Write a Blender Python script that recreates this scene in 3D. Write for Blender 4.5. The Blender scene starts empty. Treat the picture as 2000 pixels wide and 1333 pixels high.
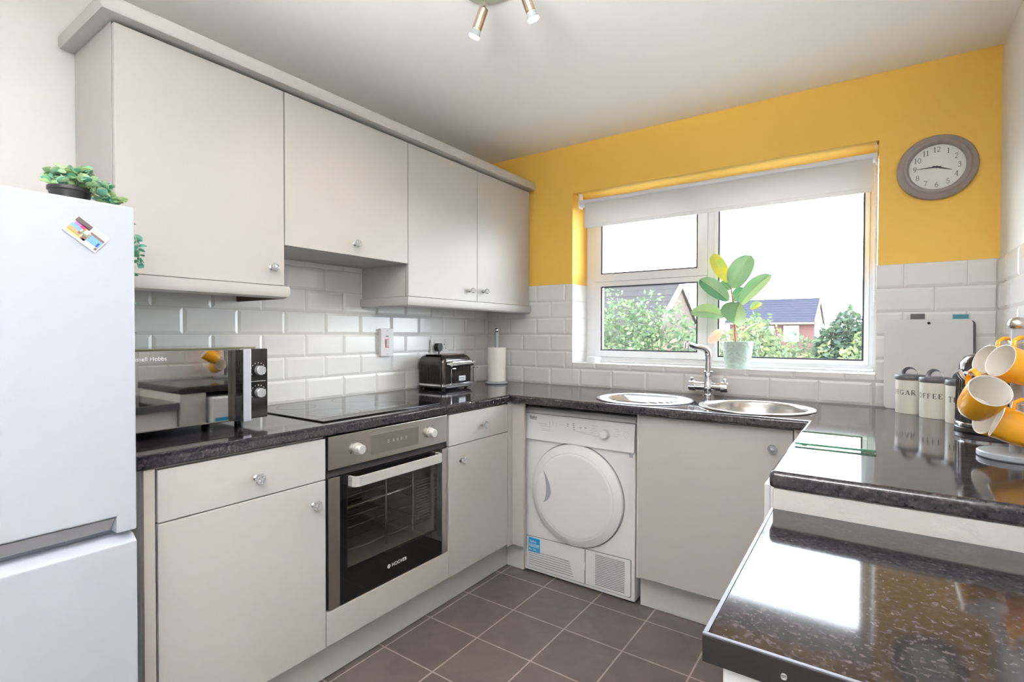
import bpy, bmesh, math, random
from math import sin, cos, pi, radians, sqrt
from mathutils import Vector, Matrix
random.seed(4)
SC = bpy.context.scene
COL = SC.collection

# ------------------------------------------------------------ camera, world, light, exposure
cam_d = bpy.data.cameras.new('camera')
cam = bpy.data.objects.new('camera', cam_d); COL.objects.link(cam); SC.camera = cam
YAW, PIT, ROL, FPX = 0.6125, -0.0147, 0.0026, 1007.3
_cy, _sy = cos(YAW), sin(YAW)
_f = Vector((-_sy*cos(PIT), _cy*cos(PIT), sin(PIT))); _r = Vector((_cy, _sy, 0)); _u = _r.cross(_f)
_r2 = _r*cos(ROL)+_u*sin(ROL); _u2 = -_r*sin(ROL)+_u*cos(ROL)
_m = Matrix((_r2, _u2, -_f)).transposed().to_4x4(); _m.translation = Vector((2.1075, -2.7202, 1.2286))
cam.matrix_world = _m
cam_d.sensor_width = 36; cam_d.lens = FPX/2000*36; cam_d.clip_start = 0.02; cam_d.clip_end = 300

w = bpy.data.worlds.new('overcast_sky'); SC.world = w; w.use_nodes = True
wn = w.node_tree.nodes; wl = w.node_tree.links
bg = wn['Background']
tc = wn.new('ShaderNodeTexCoord'); sx = wn.new('ShaderNodeSeparateXYZ'); rmp = wn.new('ShaderNodeValToRGB')
wl.new(tc.outputs['Generated'], sx.inputs[0]); wl.new(sx.outputs['Z'], rmp.inputs[0]); wl.new(rmp.outputs[0], bg.inputs[0])
rmp.color_ramp.elements[0].position = 0.35; rmp.color_ramp.elements[0].color = (0.86, 0.93, 1.0, 1)
rmp.color_ramp.elements[1].position = 0.9; rmp.color_ramp.elements[1].color = (0.36, 0.42, 0.50, 1)
bg.inputs[1].default_value = 7.8

SC.view_settings.view_transform = 'Standard'; SC.view_settings.look = 'None'
SC.view_settings.gamma = 1.0; SC.view_settings.use_curve_mapping = False
SC.view_settings.exposure = 1.37
SC.cycles.max_bounces = 10; SC.cycles.diffuse_bounces = 8; SC.cycles.glossy_bounces = 5
SC.cycles.transmission_bounces = 8; SC.cycles.transparent_max_bounces = 16
SC.cycles.use_denoising = True; SC.cycles.sample_clamp_indirect = 6.0
SC.cycles.caustics_reflective = False; SC.cycles.caustics_refractive = False

def light(name, kind, loc, energy, color=(1, 1, 1), **kw):
    d = bpy.data.lights.new(name, kind); d.energy = energy; d.color = color
    for k, v in kw.items():
        if k not in ('rot', 'portal'): setattr(d, k, v)
    o = bpy.data.objects.new(name, d); COL.objects.link(o); o.location = loc
    if 'rot' in kw: o.rotation_euler = kw['rot']
    if kw.get('portal'): d.cycles.is_portal = True
    return o
# sky portals in the two window openings (they only guide the sky's own light)
light('window_portal', 'AREA', (1.3735, 0.27, 1.56), 1, shape='RECTANGLE', size=1.5, size_y=1.02, rot=(-pi/2, 0, 0), portal=True)


# added fill: unseen soft area light behind the camera, bounced off the ceiling
light('added_ceiling_fill', 'AREA', (1.95, -3.6, 1.6), 55, (.93, .965, 1.0), shape='DISK', size=.9, spread=radians(95), rot=(radians(180-33), 0, radians(13)))

# ------------------------------------------------------------ materials
def S(r, g, b):      # sRGB 0..255 -> linear
    f = lambda c: (c/255)/12.92 if c/255 <= .04045 else ((c/255+.055)/1.055)**2.4
    return (f(r), f(g), f(b), 1)
MATS = {}
def mat(name, col, rough=.5, metal=0., **kw):
    m = bpy.data.materials.new(name); m.use_nodes = True; b = m.node_tree.nodes['Principled BSDF']
    b.inputs['Base Color'].default_value = col; b.inputs['Roughness'].default_value = rough; b.inputs['Metallic'].default_value = metal
    for k, v in kw.items(): b.inputs[k.replace('_', ' ')].default_value = v
    MATS[name] = m
    return m
def nodes(m): return m.node_tree.nodes, m.node_tree.links, m.node_tree.nodes['Principled BSDF']
def noise(m, scale, detail=4, dist=0.):
    n, l, b = nodes(m); t = n.new('ShaderNodeTexCoord'); x = n.new('ShaderNodeTexNoise')
    x.inputs['Scale'].default_value = scale; x.inputs['Detail'].default_value = detail; x.inputs['Distortion'].default_value = dist
    l.new(t.outputs['Object'], x.inputs['Vector']); return x
def ramp(m, src, stops):
    n, l, b = nodes(m); r = n.new('ShaderNodeValToRGB'); l.new(src, r.inputs[0]); e = r.color_ramp.elements
    while len(e) < len(stops): e.new(.5)
    for i, (p, c) in enumerate(stops): e[i].position = p; e[i].color = c
    return r
def bump(m, src, strength, dist=.01):
    n, l, b = nodes(m); x = n.new('ShaderNodeBump'); x.inputs['Strength'].default_value = strength; x.inputs['Distance'].default_value = dist
    l.new(src, x.inputs['Height']); l.new(x.outputs[0], b.inputs['Normal']); return x

WHITE = mat('white_paint', S(228, 226, 223), .7)
bump(WHITE, noise(WHITE, 60).outputs['Fac'], .05, .003)
CEIL = mat('ceiling_paint', S(240, 237, 233), .8)
YEL = mat('yellow_paint', S(233, 189, 84), .6)
bump(YEL, noise(YEL, 80).outputs['Fac'], .05, .003)
TILE = mat('white_glazed_tile', S(227, 226, 225), .2)
TILE.node_tree.nodes['Principled BSDF'].inputs['Specular IOR Level'].default_value = .4
bump(TILE, noise(TILE, 14, 2).outputs['Fac'], .12, .006)
GROUT = mat('tile_grout', S(200, 196, 191), .9)
CAB = mat('grey_cabinet_paint', S(180, 176, 172), .4)
CAB.node_tree.nodes['Principled BSDF'].inputs['Specular IOR Level'].default_value = .3
bump(CAB, noise(CAB, 25, 2).outputs['Fac'], .02, .003)
CABD = mat('grey_plinth_paint', S(208, 206, 202), .45)
EDGE = mat('grey_cabinet_edge', S(180, 173, 166), .5)
GAPSHADE = mat('door_gap_shade', S(92, 84, 78), .7)  # dark brown that paints the shade seen in the door gaps
BROWN = mat('dark_brown_backing', S(95, 74, 58), .8)
BLACKGAP = mat('dark_recess', S(40, 37, 36), .8)
WPL = mat('white_appliance_enamel', S(227, 228, 231), .3)
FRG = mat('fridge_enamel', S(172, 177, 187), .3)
WPL2 = mat('white_appliance_plastic', S(226, 227, 230), .35)
WPLG = mat('pale_grey_plastic', S(156, 160, 172), .4)
LINE = mat('shadow_grey_plastic', S(130, 130, 132), .6)
STEEL = mat('brushed_steel', S(196, 190, 184), .27, 1.0)
_n, _l, _b = nodes(STEEL)
_t = _n.new('ShaderNodeTexCoord'); _mp = _n.new('ShaderNodeMapping'); _mp.inputs['Scale'].default_value = (3, 3, 900)
_x = _n.new('ShaderNodeTexNoise'); _x.inputs['Scale'].default_value = 1.0
_l.new(_t.outputs['Object'], _mp.inputs[0]); _l.new(_mp.outputs[0], _x.inputs['Vector']); bump(STEEL, _x.outputs['Fac'], .05, .001)
CHROME = mat('chrome', S(225, 225, 228), .07, 1.0)
NICKEL = mat('satin_nickel', S(190, 172, 150), .22, 1.0)
SINKM = mat('sink_steel', S(215, 212, 208), .22, 1.0)
BGLASS = mat('black_glass', S(18, 17, 17), .03)
HOBM = mat('black_hob_glass', S(14, 14, 15), .02)
MIRR = mat('mirrored_door_glass', S(178, 176, 172), .025, 1.0)
BLK = mat('black_plastic', S(28, 27, 28), .35)
BLKG = mat('gloss_black_metal', S(74, 71, 71), .13, .7)
DGREY = mat('dark_grey_lid', S(84, 84, 88), .4)
CREAM = mat('cream_enamel', S(222, 218, 208), .3)
INK = mat('dark_ink', S(66, 64, 64), .7)
INKP = mat('pale_ink', S(196, 196, 198), .7)
WINK = mat('white_print', S(225, 225, 225), .5)
PAPER = mat('kitchen_paper', S(236, 232, 226), .95)
bump(PAPER, noise(PAPER, 180, 2).outputs['Fac'], .25, .003)
GREYBL = mat('grey_blue_painted_metal', S(160, 166, 172), .4)
MUGY = mat('mustard_glaze', S(232, 166, 38), .12)
MUGW = mat('white_inner_glaze', S(226, 222, 216), .15)
MINT = mat('mint_ceramic', S(186, 206, 196), .3)
SOIL = mat('potting_soil', S(60, 45, 34), .95)
UPVC = mat('white_window_frame', S(232, 232, 234), .3)
GASK = mat('black_window_gasket', S(50, 46, 60), .6)
BLIND = mat('white_blind_fabric', S(224, 221, 219), .85)
_n, _l, _b = nodes(BLIND); _tr = _n.new('ShaderNodeBsdfTranslucent'); _tr.inputs[0].default_value = S(226, 224, 222); _ms = _n.new('ShaderNodeMixShader'); _ms.inputs[0].default_value = .34
_l.new(_b.outputs[0], _ms.inputs[1]); _l.new(_tr.outputs[0], _ms.inputs[2]); _l.new(_ms.outputs[0], _n['Material Output'].inputs[0])
BLINDT = mat('white_blind_roll', S(222, 224, 232), .6)
CLOCKG = mat('grey_clock_frame', S(150, 142, 140), .5)
CLOCKW = mat('white_clock_face', S(232, 232, 228), .6)
BOARDW = mat('pale_grey_cutting_board', S(206, 206, 207), .5)
TEAL = mat('teal_plastic', S(48, 122, 134), .5)
CHAR = mat('charcoal_plastic', S(62, 60, 62), .5)
SPLATE = mat('white_switch_plate', S(214, 210, 210), .4)
RED = mat('red_rocker_surround', S(200, 60, 70), .5)
BLUE = mat('blue_sticker', S(40, 150, 205), .4)
PLAST = mat('rough_plaster', S(192, 189, 184), .9)
bump(PLAST, noise(PLAST, 30, 5, .2).outputs['Fac'], .3, .01)
GLASS = mat('clear_glass', (1, 1, 1, 1), .0, 0, Transmission_Weight=1.0, IOR=1.45)
CRYS = mat('crystal_glass', (.96, .98, 1, 1), .02, 0, Transmission_Weight=.85, IOR=1.5)
FROST = mat('frosted_lamp_glass', S(225, 235, 238), .3, 0, Transmission_Weight=.7)
BULB = mat('lit_bulb', (1, .86, .68, 1), .5); BULB.node_tree.nodes['Principled BSDF'].inputs['Emission Color'].default_value = (1, .86, .7, 1)
BULB.node_tree.nodes['Principled BSDF'].inputs['Emission Strength'].default_value = 5

def pane_mat(name, tint, gloss):
    m = bpy.data.materials.new(name); m.use_nodes = True; n = m.node_tree.nodes; l = m.node_tree.links
    n.remove(n['Principled BSDF']); o = n['Material Output']
    a = n.new('ShaderNodeBsdfTransparent'); a.inputs[0].default_value = tint
    g = n.new('ShaderNodeBsdfGlossy'); g.inputs['Roughness'].default_value = .01; g.inputs[0].default_value = gloss
    fr = n.new('ShaderNodeFresnel'); ge = n.new('ShaderNodeNewGeometry'); mr = n.new('ShaderNodeMapRange'); mr.inputs['To Min'].default_value = 1.45; mr.inputs['To Max'].default_value = 1/1.45; l.new(ge.outputs['Backfacing'], mr.inputs['Value']); l.new(mr.outputs[0], fr.inputs[0])
    mx = n.new('ShaderNodeMixShader'); l.new(fr.outputs[0], mx.inputs[0]); l.new(a.outputs[0], mx.inputs[1]); l.new(g.outputs[0], mx.inputs[2]); l.new(mx.outputs[0], o.inputs[0])
    return m
PANE = pane_mat('window_pane_glass', (.97, .98, .98, 1), (1, 1, 1, 1))
OVPANE = pane_mat('tinted_oven_glass', (.78, .78, .76, 1), (1, 1, 1, 1))
GBOARD = pane_mat('greenish_board_glass', (.80, .86, .74, 1), (1, 1, 1, 1))

# speckled worktop
TOP = mat('dark_speckled_worktop', S(58, 54, 56), .075)
n_, l_, b_ = nodes(TOP)
v1 = noise(TOP, 130, 6, .4); v2 = noise(TOP, 38, 4, 1.2)
r1 = ramp(TOP, v1.outputs['Fac'], [(.34, S(34, 32, 36)), (.50, S(50, 47, 50)), (.62, S(66, 62, 65)), (.71, S(88, 84, 87))])
r2 = ramp(TOP, v2.outputs['Fac'], [(.35, S(196, 196, 206)), (.65, S(255, 248, 244))])
mx = n_.new('ShaderNodeMix'); mx.data_type = 'RGBA'; mx.blend_type = 'MULTIPLY'; mx.inputs[0].default_value = 1
l_.new(r1.outputs[0], mx.inputs[6]); l_.new(r2.outputs[0], mx.inputs[7]); l_.new(mx.outputs[2], b_.inputs['Base Color'])
bump(TOP, noise(TOP, 9, 2).outputs['Fac'], .02, .004)
# floor
FLOOR = mat('slate_floor_tile', S(100, 91, 88), .42)
n_, l_, b_ = nodes(FLOOR)
g_ = n_.new('ShaderNodeNewGeometry'); mp = n_.new('ShaderNodeMapping'); mp.inputs['Location'].default_value = (-0.5525+.2563*4, .5997+.2563*20, 0)
br = n_.new('ShaderNodeTexBrick'); br.offset = 0; br.squash = 1
br.inputs['Scale'].default_value = 1; br.inputs['Brick Width'].default_value = .2563; br.inputs['Row Height'].default_value = .2563; br.inputs['Mortar Size'].default_value = .0036
br.inputs['Mortar Smooth'].default_value = .3; br.inputs['Bias'].default_value = 0
br.inputs['Color1'].default_value = S(100, 92, 89); br.inputs['Color2'].default_value = S(92, 84, 82); br.inputs['Mortar'].default_value = S(160, 150, 142)
l_.new(g_.outputs['Position'], mp.inputs[0]); l_.new(mp.outputs[0], br.inputs['Vector'])
nz = noise(FLOOR, 7, 8, 1.0); rz = ramp(FLOOR, nz.outputs['Fac'], [(.35, (.82, .8, .8, 1)), (.7, (1.12, 1.1, 1.06, 1))])
mx = n_.new('ShaderNodeMix'); mx.data_type = 'RGBA'; mx.blend_type = 'MULTIPLY'; mx.inputs[0].default_value = 1
l_.new(br.outputs['Color'], mx.inputs[6]); l_.new(rz.outputs[0], mx.inputs[7]); l_.new(mx.outputs[2], b_.inputs['Base Color'])
bump(FLOOR, nz.outputs['Fac'], .25, .006)
# pot relief (woven herringbone)
n_, l_, b_ = nodes(MINT)
t_ = n_.new('ShaderNodeTexCoord'); wv = n_.new('ShaderNodeTexVoronoi'); wv.inputs['Scale'].default_value = 60
l_.new(t_.outputs['Object'], wv.inputs['Vector']); bump(MINT, wv.outputs['Distance'], .5, .006)

def leafmat(name, c1, c2, rough=.45, trans=.25, scale=6):
    m = mat(name, c1, rough); n, l, b = nodes(m)
    x = noise(m, scale, 3); r = ramp(m, x.outputs['Fac'], [(.35, c1), (.65, c2)]); l.new(r.outputs[0], b.inputs['Base Color'])
    tr = n.new('ShaderNodeBsdfTranslucent'); l.new(r.outputs[0], tr.inputs[0]); ms = n.new('ShaderNodeMixShader'); ms.inputs[0].default_value = trans
    o = n['Material Output']; l.new(b.outputs[0], ms.inputs[1]); l.new(tr.outputs[0], ms.inputs[2]); l.new(ms.outputs[0], o.inputs[0]); return m

# ------------------------------------------------------------ helpers
def wmat(o):
    m = Matrix.Identity(4)
    while o:
        m = o.matrix_basis @ m; o = o.parent
    return m
class MB:
    def __init__(s): s.bm = bmesh.new()
    def _add(s, tmp, mi=0, M=None):
        for f in tmp.faces: f.material_index = mi
        if M is not None: bmesh.ops.transform(tmp, matrix=M, verts=tmp.verts)
        me = bpy.data.meshes.new('tmp'); tmp.to_mesh(me); tmp.free(); s.bm.from_mesh(me); bpy.data.meshes.remove(me); return s
    def box(s, x0, x1, y0, y1, z0, z1, bev=0, mi=0, seg=2, M=None, only=None):
        t = bmesh.new(); bmesh.ops.create_cube(t, size=1)
        bmesh.ops.transform(t, matrix=Matrix.Translation(((x0+x1)/2, (y0+y1)/2, (z0+z1)/2)) @ Matrix.Diagonal((abs(x1-x0), abs(y1-y0), abs(z1-z0), 1)), verts=t.verts)
        if bev:
            es = [e for e in t.edges if only is None or only(e)]
            bmesh.ops.bevel(t, geom=es, offset=bev, segments=seg, profile=.5, affect='EDGES')
        return s._add(t, mi, M)
    def rings(s, rings, mi=0, cap0=True, cap1=True, closed=True, M=None):
        t = bmesh.new(); vs = [[t.verts.new(p) for p in r] for r in rings]; n = len(rings[0])
        for a, b in zip(vs, vs[1:]):
            for i in range(n if closed else n-1):
                try: t.faces.new((a[i], a[(i+1) % n], b[(i+1) % n], b[i]))
                except ValueError: pass
        if cap0: t.faces.new(list(reversed(vs[0])))
        if cap1: t.faces.new(vs[-1])
        bmesh.ops.remove_doubles(t, verts=t.verts, dist=1e-6)
        bmesh.ops.recalc_face_normals(t, faces=t.faces)
        return s._add(t, mi, M)
    def lathe(s, prof, c=(0, 0, 0), seg=32, mi=0, M=None, sx=1, sy=1, cap=True):
        R = [[(c[0]+r*cos(2*pi*k/seg)*sx, c[1]+r*sin(2*pi*k/seg)*sy, c[2]+z) for k in range(seg)] for r, z in prof]
        return s.rings(R, mi, cap, cap, True, M)
    def cyl(s, p0, p1, r0, r1=None, seg=20, mi=0, bev=0):
        r1 = r0 if r1 is None else r1
        p0, p1 = Vector(p0), Vector(p1); d = p1-p0; L = d.length
        q = d.to_track_quat('Z', 'Y').to_matrix().to_4x4(); q.translation = p0
        prof = [(r0, 0), (r1, L)] if not bev else [(r0-bev, 0), (r0, bev), (r1, L-bev), (r1-bev, L)]
        return s.lathe(prof, seg=seg, mi=mi, M=q)
    def tube(s, pts, r, seg=10, mi=0, closed=False, sc=(1, 1), up=None):
        pts = [Vector(p) for p in pts]; R = []; n = len(pts)
        nrm = None
        for i, p in enumerate(pts):
            a = pts[i-1] if (i > 0 or closed) else p; b = pts[(i+1) % n] if (i < n-1 or closed) else p
            t = (b-a).normalized()
            if nrm is None:
                u0 = Vector(up) if up else (Vector((0, 0, 1)) if abs(t.z) < .9 else Vector((1, 0, 0)))
                nrm = (u0-t*u0.dot(t)).normalized()
            else: nrm = (nrm-t*nrm.dot(t)).normalized()
            bn = t.cross(nrm); rr = r[i] if isinstance(r, (list, tuple)) else r
            R.append([p+nrm*cos(2*pi*k/seg)*rr*sc[0]+bn*sin(2*pi*k/seg)*rr*sc[1] for k in range(seg)])
        if closed: R.append(R[0])
        return s.rings(R, mi, not closed, not closed)
    def prism(s, poly, axis, a0, a1, mi=0, bev=0, M=None):
        # poly: 2D points in the plane across axis
        def P(u, v, a): return {'x': (a, u, v), 'y': (u, a, v), 'z': (u, v, a)}[axis]
        t = bmesh.new(); A = [t.verts.new(P(u, v, a0)) for u, v in poly]; B = [t.verts.new(P(u, v, a1)) for u, v in poly]
        n = len(poly)
        for i in range(n): t.faces.new((A[i], A[(i+1) % n], B[(i+1) % n], B[i]))
        t.faces.new(A[::-1]); t.faces.new(B); bmesh.ops.recalc_face_normals(t, faces=t.faces)
        if bev: bmesh.ops.bevel(t, geom=list(t.edges), offset=bev, segments=2, profile=.5, affect='EDGES')
        return s._add(t, mi, M)
    def quads(s, vs, fs, mi=0):
        t = bmesh.new(); V = [t.verts.new(v) for v in vs]
        for f in fs:
            try: t.faces.new([V[i] for i in f])
            except ValueError: pass
        return s._add(t, mi)
    def sphere(s, c, r, mi=0, sc=(1, 1, 1), u=16, v=10, M=None):
        t = bmesh.new(); bmesh.ops.create_uvsphere(t, u_segments=u, v_segments=v, radius=r)
        bmesh.ops.transform(t, matrix=Matrix.Translation(c) @ Matrix.Diagonal((*sc, 1)), verts=t.verts)
        return s._add(t, mi, M)
    def mesh(s, me, M=None, mi=0):
        t = bmesh.new(); t.from_mesh(me); return s._add(t, mi, M)
    def build(s, name, mats, parent=None, smooth=35):
        if not isinstance(mats, (list, tuple)): mats = [mats]
        me = bpy.data.meshes.new(name)
        if parent is not None: bmesh.ops.transform(s.bm, matrix=wmat(parent).inverted(), verts=s.bm.verts)
        s.bm.to_mesh(me); s.bm.free()
        for m in mats: me.materials.append(m)
        if smooth:
            me.shade_smooth(); me.set_sharp_from_angle(angle=radians(smooth))
        o = bpy.data.objects.new(name, me); COL.objects.link(o); o.parent = parent
        if smooth:
            wm_ = o.modifiers.new('weighted_normals', 'WEIGHTED_NORMAL'); wm_.keep_sharp = True; wm_.weight = 80
        return o
def print_on(o, mb, mt):
    # surface pattern: goes into its part's own mesh as one more material
    me = o.data; k = len(me.materials); me.materials.append(mt)
    bmesh.ops.transform(mb.bm, matrix=wmat(o).inverted(), verts=mb.bm.verts)
    for f in mb.bm.faces: f.material_index = k; f.smooth = False
    t = bpy.data.meshes.new('tmp'); mb.bm.to_mesh(t); mb.bm.free()
    n = bmesh.new(); n.from_mesh(me); n.from_mesh(t); n.to_mesh(me); n.free(); bpy.data.meshes.remove(t)
def tag(o, label=None, cat=None, group=None, kind=None):
    for k, v in (('label', label), ('category', cat), ('group', group), ('kind', kind)):
        if v: o[k] = v
    return o
def thing(name, label, cat, loc=(0, 0, 0), rz=0, group=None):
    o = bpy.data.objects.new(name, None); COL.objects.link(o); o.empty_display_size = .05
    o.location = loc; o.rotation_euler = (0, 0, rz); return tag(o, label, cat, group)
def struct(o): o['kind'] = 'structure'; return o
def copy_tree(o, parent=None):
    c = o.copy(); COL.objects.link(c); c.parent = parent
    for ch in list(o.children): copy_tree(ch, c)
    return c
def arc(cx, cy, rx, ry, a0, a1, n=10): return [(cx+rx*cos(radians(a0+(a1-a0)*i/n)), cy+ry*sin(radians(a0+(a1-a0)*i/n))) for i in range(n+1)]

# plain sans text as a mesh laid on a plane (origin, right, up)
def text_mb(mb, txt, size, o, right, up, mi=0, thick=.0006, align='LEFT'):
    c = bpy.data.curves.new('t', 'FONT'); c.body = txt; c.size = size; c.extrude = thick/2; c.align_x = align
    ob = bpy.data.objects.new('t', c); COL.objects.link(ob)
    me = bpy.data.meshes.new_from_object(ob)
    right, up = Vector(right).normalized(), Vector(up).normalized(); nn = right.cross(up)
    M = Matrix((right, up, nn)).transposed().to_4x4(); M.translation = Vector(o)+nn*thick/2
    mb.mesh(me, M, mi); bpy.data.objects.remove(ob); bpy.data.meshes.remove(me); bpy.data.curves.remove(c)
# serif capitals and figures drawn as ribbons; T thick stroke, N thin stroke
T_, N_ = .17, .07
def ser(x, y, wd=.26): return ([(x-wd/2, y), (x+wd/2, y)], N_)
GL = {
 'S': (.6, [(arc(.3, .76, .22, .22, 20, 270), .09), (arc(.3, .25, .24, .25, 90, -160), .09), ([(.51, .98), (.51, .78)], N_), ([(.06, .02), (.06, .22)], N_)]),
 'U': (.85, [([(.2, 1), (.2, .32)], T_), (arc(.43, .32, .23, .3, 180, 360), .06), ([(.66, .32), (.66, 1)], N_), ser(.2, .98), ser(.66, .98)]),
 'G': (.85, [(arc(.42, .5, .34, .48, 50, 300), .09), ([(.66, .02), (.66, .42)], T_), ser(.66, .42), ([(.68, .98), (.68, .72)], N_)]),
 'A': (.85, [([(.12, 0), (.42, 1)], N_), ([(.42, 1), (.74, 0)], T_), ([(.22, .33), (.62, .33)], N_), ser(.12, .02), ser(.74, .02)]),
 'R': (.85, [([(.18, 0), (.18, 1)], T_), ([(.18, .97), (.42, .97)], N_), (arc(.42, .75, .22, .23, 90, -90), .08), ([(.18, .51), (.42, .51)], N_), ([(.42, .5), (.74, .02)], T_), ser(.18, .02), ser(.18, .98), ser(.76, .02, .16)]),
 'C': (.8, [(arc(.42, .5, .34, .48, 45, 315), .09), ([(.68, .98), (.68, .7)], N_)]),
 'O': (.9, [(arc(.44, .5, .36, .48, 0, 360, 22), .09)]),
 'F': (.72, [([(.18, 0), (.18, 1)], T_), ([(.1, .97), (.62, .97)], N_), ([(.18, .52), (.46, .52)], N_), ([(.62, 1), (.62, .8)], N_), ([(.46, .62), (.46, .42)], N_), ser(.18, .02)]),
 'E': (.76, [([(.18, 0), (.18, 1)], T_), ([(.1, .97), (.62, .97)], N_), ([(.18, .52), (.46, .52)], N_), ([(.62, 1), (.62, .8)], N_), ([(.46, .62), (.46, .42)], N_), ([(.1, .03), (.66, .03)], N_), ([(.66, .24), (.66, 0)], N_)]),
 'T': (.8, [([(.4, 0), (.4, 1)], T_), ([(.08, .97), (.72, .97)], N_), ([(.08, 1), (.08, .76)], N_), ([(.72, 1), (.72, .76)], N_), ser(.4, .02)]),
 '0': (.6, [(arc(.3, .5, .23, .48, 0, 360, 22), .08)]),
 '1': (.42, [([(.22, 0), (.22, 1)], .11), ser(.22, .02, .3), ([(.08, .86), (.22, .98)], N_)]),
 '2': (.6, [(arc(.29, .74, .2, .24, 160, -30), .08), ([(.46, .62), (.08, .04)], .07), ([(.06, .05), (.54, .05)], .09)]),
 '3': (.58, [(arc(.26, .76, .2, .21, 150, -90), .08), (arc(.26, .28, .23, .26, 90, -150), .08)]),
 '4': (.62, [([(.44, 0), (.44, 1)], .1), ([(.44, 1), (.05, .3)], N_), ([(.05, .3), (.58, .3)], N_), ser(.44, .02, .24)]),
 '5': (.58, [([(.14, .96), (.5, .96)], .08), ([(.14, .96), (.12, .58)], N_), (arc(.26, .32, .24, .3, 120, -150), .08)]),
 '6': (.6, [(arc(.5, .3, .42, .68, 100, 180), .08), (arc(.3, .3, .22, .28, 0, 360, 18), .08)]),
 '7': (.58, [([(.06, .96), (.54, .96)], .08), ([(.54, .96), (.22, 0)], .08)]),
 '8': (.58, [(arc(.29, .75, .18, .22, 0, 360, 18), .07), (arc(.29, .27, .22, .26, 0, 360, 18), .08)]),
 '9': (.6, [(arc(.3, .7, .22, .28, 0, 360, 18), .08), (arc(.1, .7, .42, .68, -80, 0), .08)]),
}
def serif_mb(mb, txt, size, fn, center=True, mi=0, gap=.1):
    # fn(u, v) -> 3D point (u, v in metres, lying just proud of the surface)
    wd = sum(GL[c][0] for c in txt)+gap*(len(txt)-1); x = -wd/2 if center else 0
    for ch in txt:
        for pts, wdt in GL[ch][1]:
            for a, b in zip(pts, pts[1:]):
                dx, dy = b[0]-a[0], b[1]-a[1]; L = sqrt(dx*dx+dy*dy) or 1; ex, ey = dx/L*wdt*.3, dy/L*wdt*.3; nx, ny = -dy/L*wdt/2, dx/L*wdt/2
                if len(pts) == 2: ex = ey = 0
                q = [(a[0]-ex+nx, a[1]-ey+ny), (a[0]-ex-nx, a[1]-ey-ny), (b[0]+ex-nx, b[1]+ey-ny), (b[0]+ex+nx, b[1]+ey+ny)]
                mb.quads([fn((x+u)*size, (v-.5)*size) for u, v in q], [(0, 1, 2, 3)], mi)
        x += GL[ch][0]+gap
# ============================================================ room shell
W, H, YR = 2.4954, 2.3487, -4.3
WX0, WX1, WZ0, WZ1 = .635, 2.112, 1.055, 2.062        # window opening
TZ = 1.526                                            # top of the tiling
b = MB(); b.box(-.15, W+.15, YR-.15, .3, -.12, 0); struct(b.build('floor', FLOOR, smooth=0))
b = MB(); b.box(-.15, W+.15, YR-.15, .3, H, H+.12); struct(b.build('ceiling', CEIL, smooth=0))
b = MB(); b.box(-.156, -.006, YR-.15, .3, 0, H); struct(b.build('wall_left', WHITE, smooth=0))
b = MB(); b.box(W+.006, W+.156, YR-.15, .3, 0, H); struct(b.build('wall_right', WHITE, smooth=0))
b = MB()
for x0, x1, z0, z1 in ((-.006, WX0-.004, 0, H), (WX1+.004, W+.006, 0, H), (WX0-.004, WX1+.004, 0, WZ0-.004), (WX0-.004, WX1+.004, WZ1, H)):
    for a, c, mi in ((z0, min(z1, TZ), 0), (max(z0, TZ), z1, 1)):
        if c > a: b.box(x0, x1, .005, .3, a, c, mi=mi)
struct(b.build('wall_back', [WHITE, YEL], smooth=0))
b = MB()   # rear wall behind the photographer
b.box(-.006, W+.006, YR-.15, YR, 0, H)
struct(b.build('wall_rear', WHITE, smooth=0))

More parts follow.
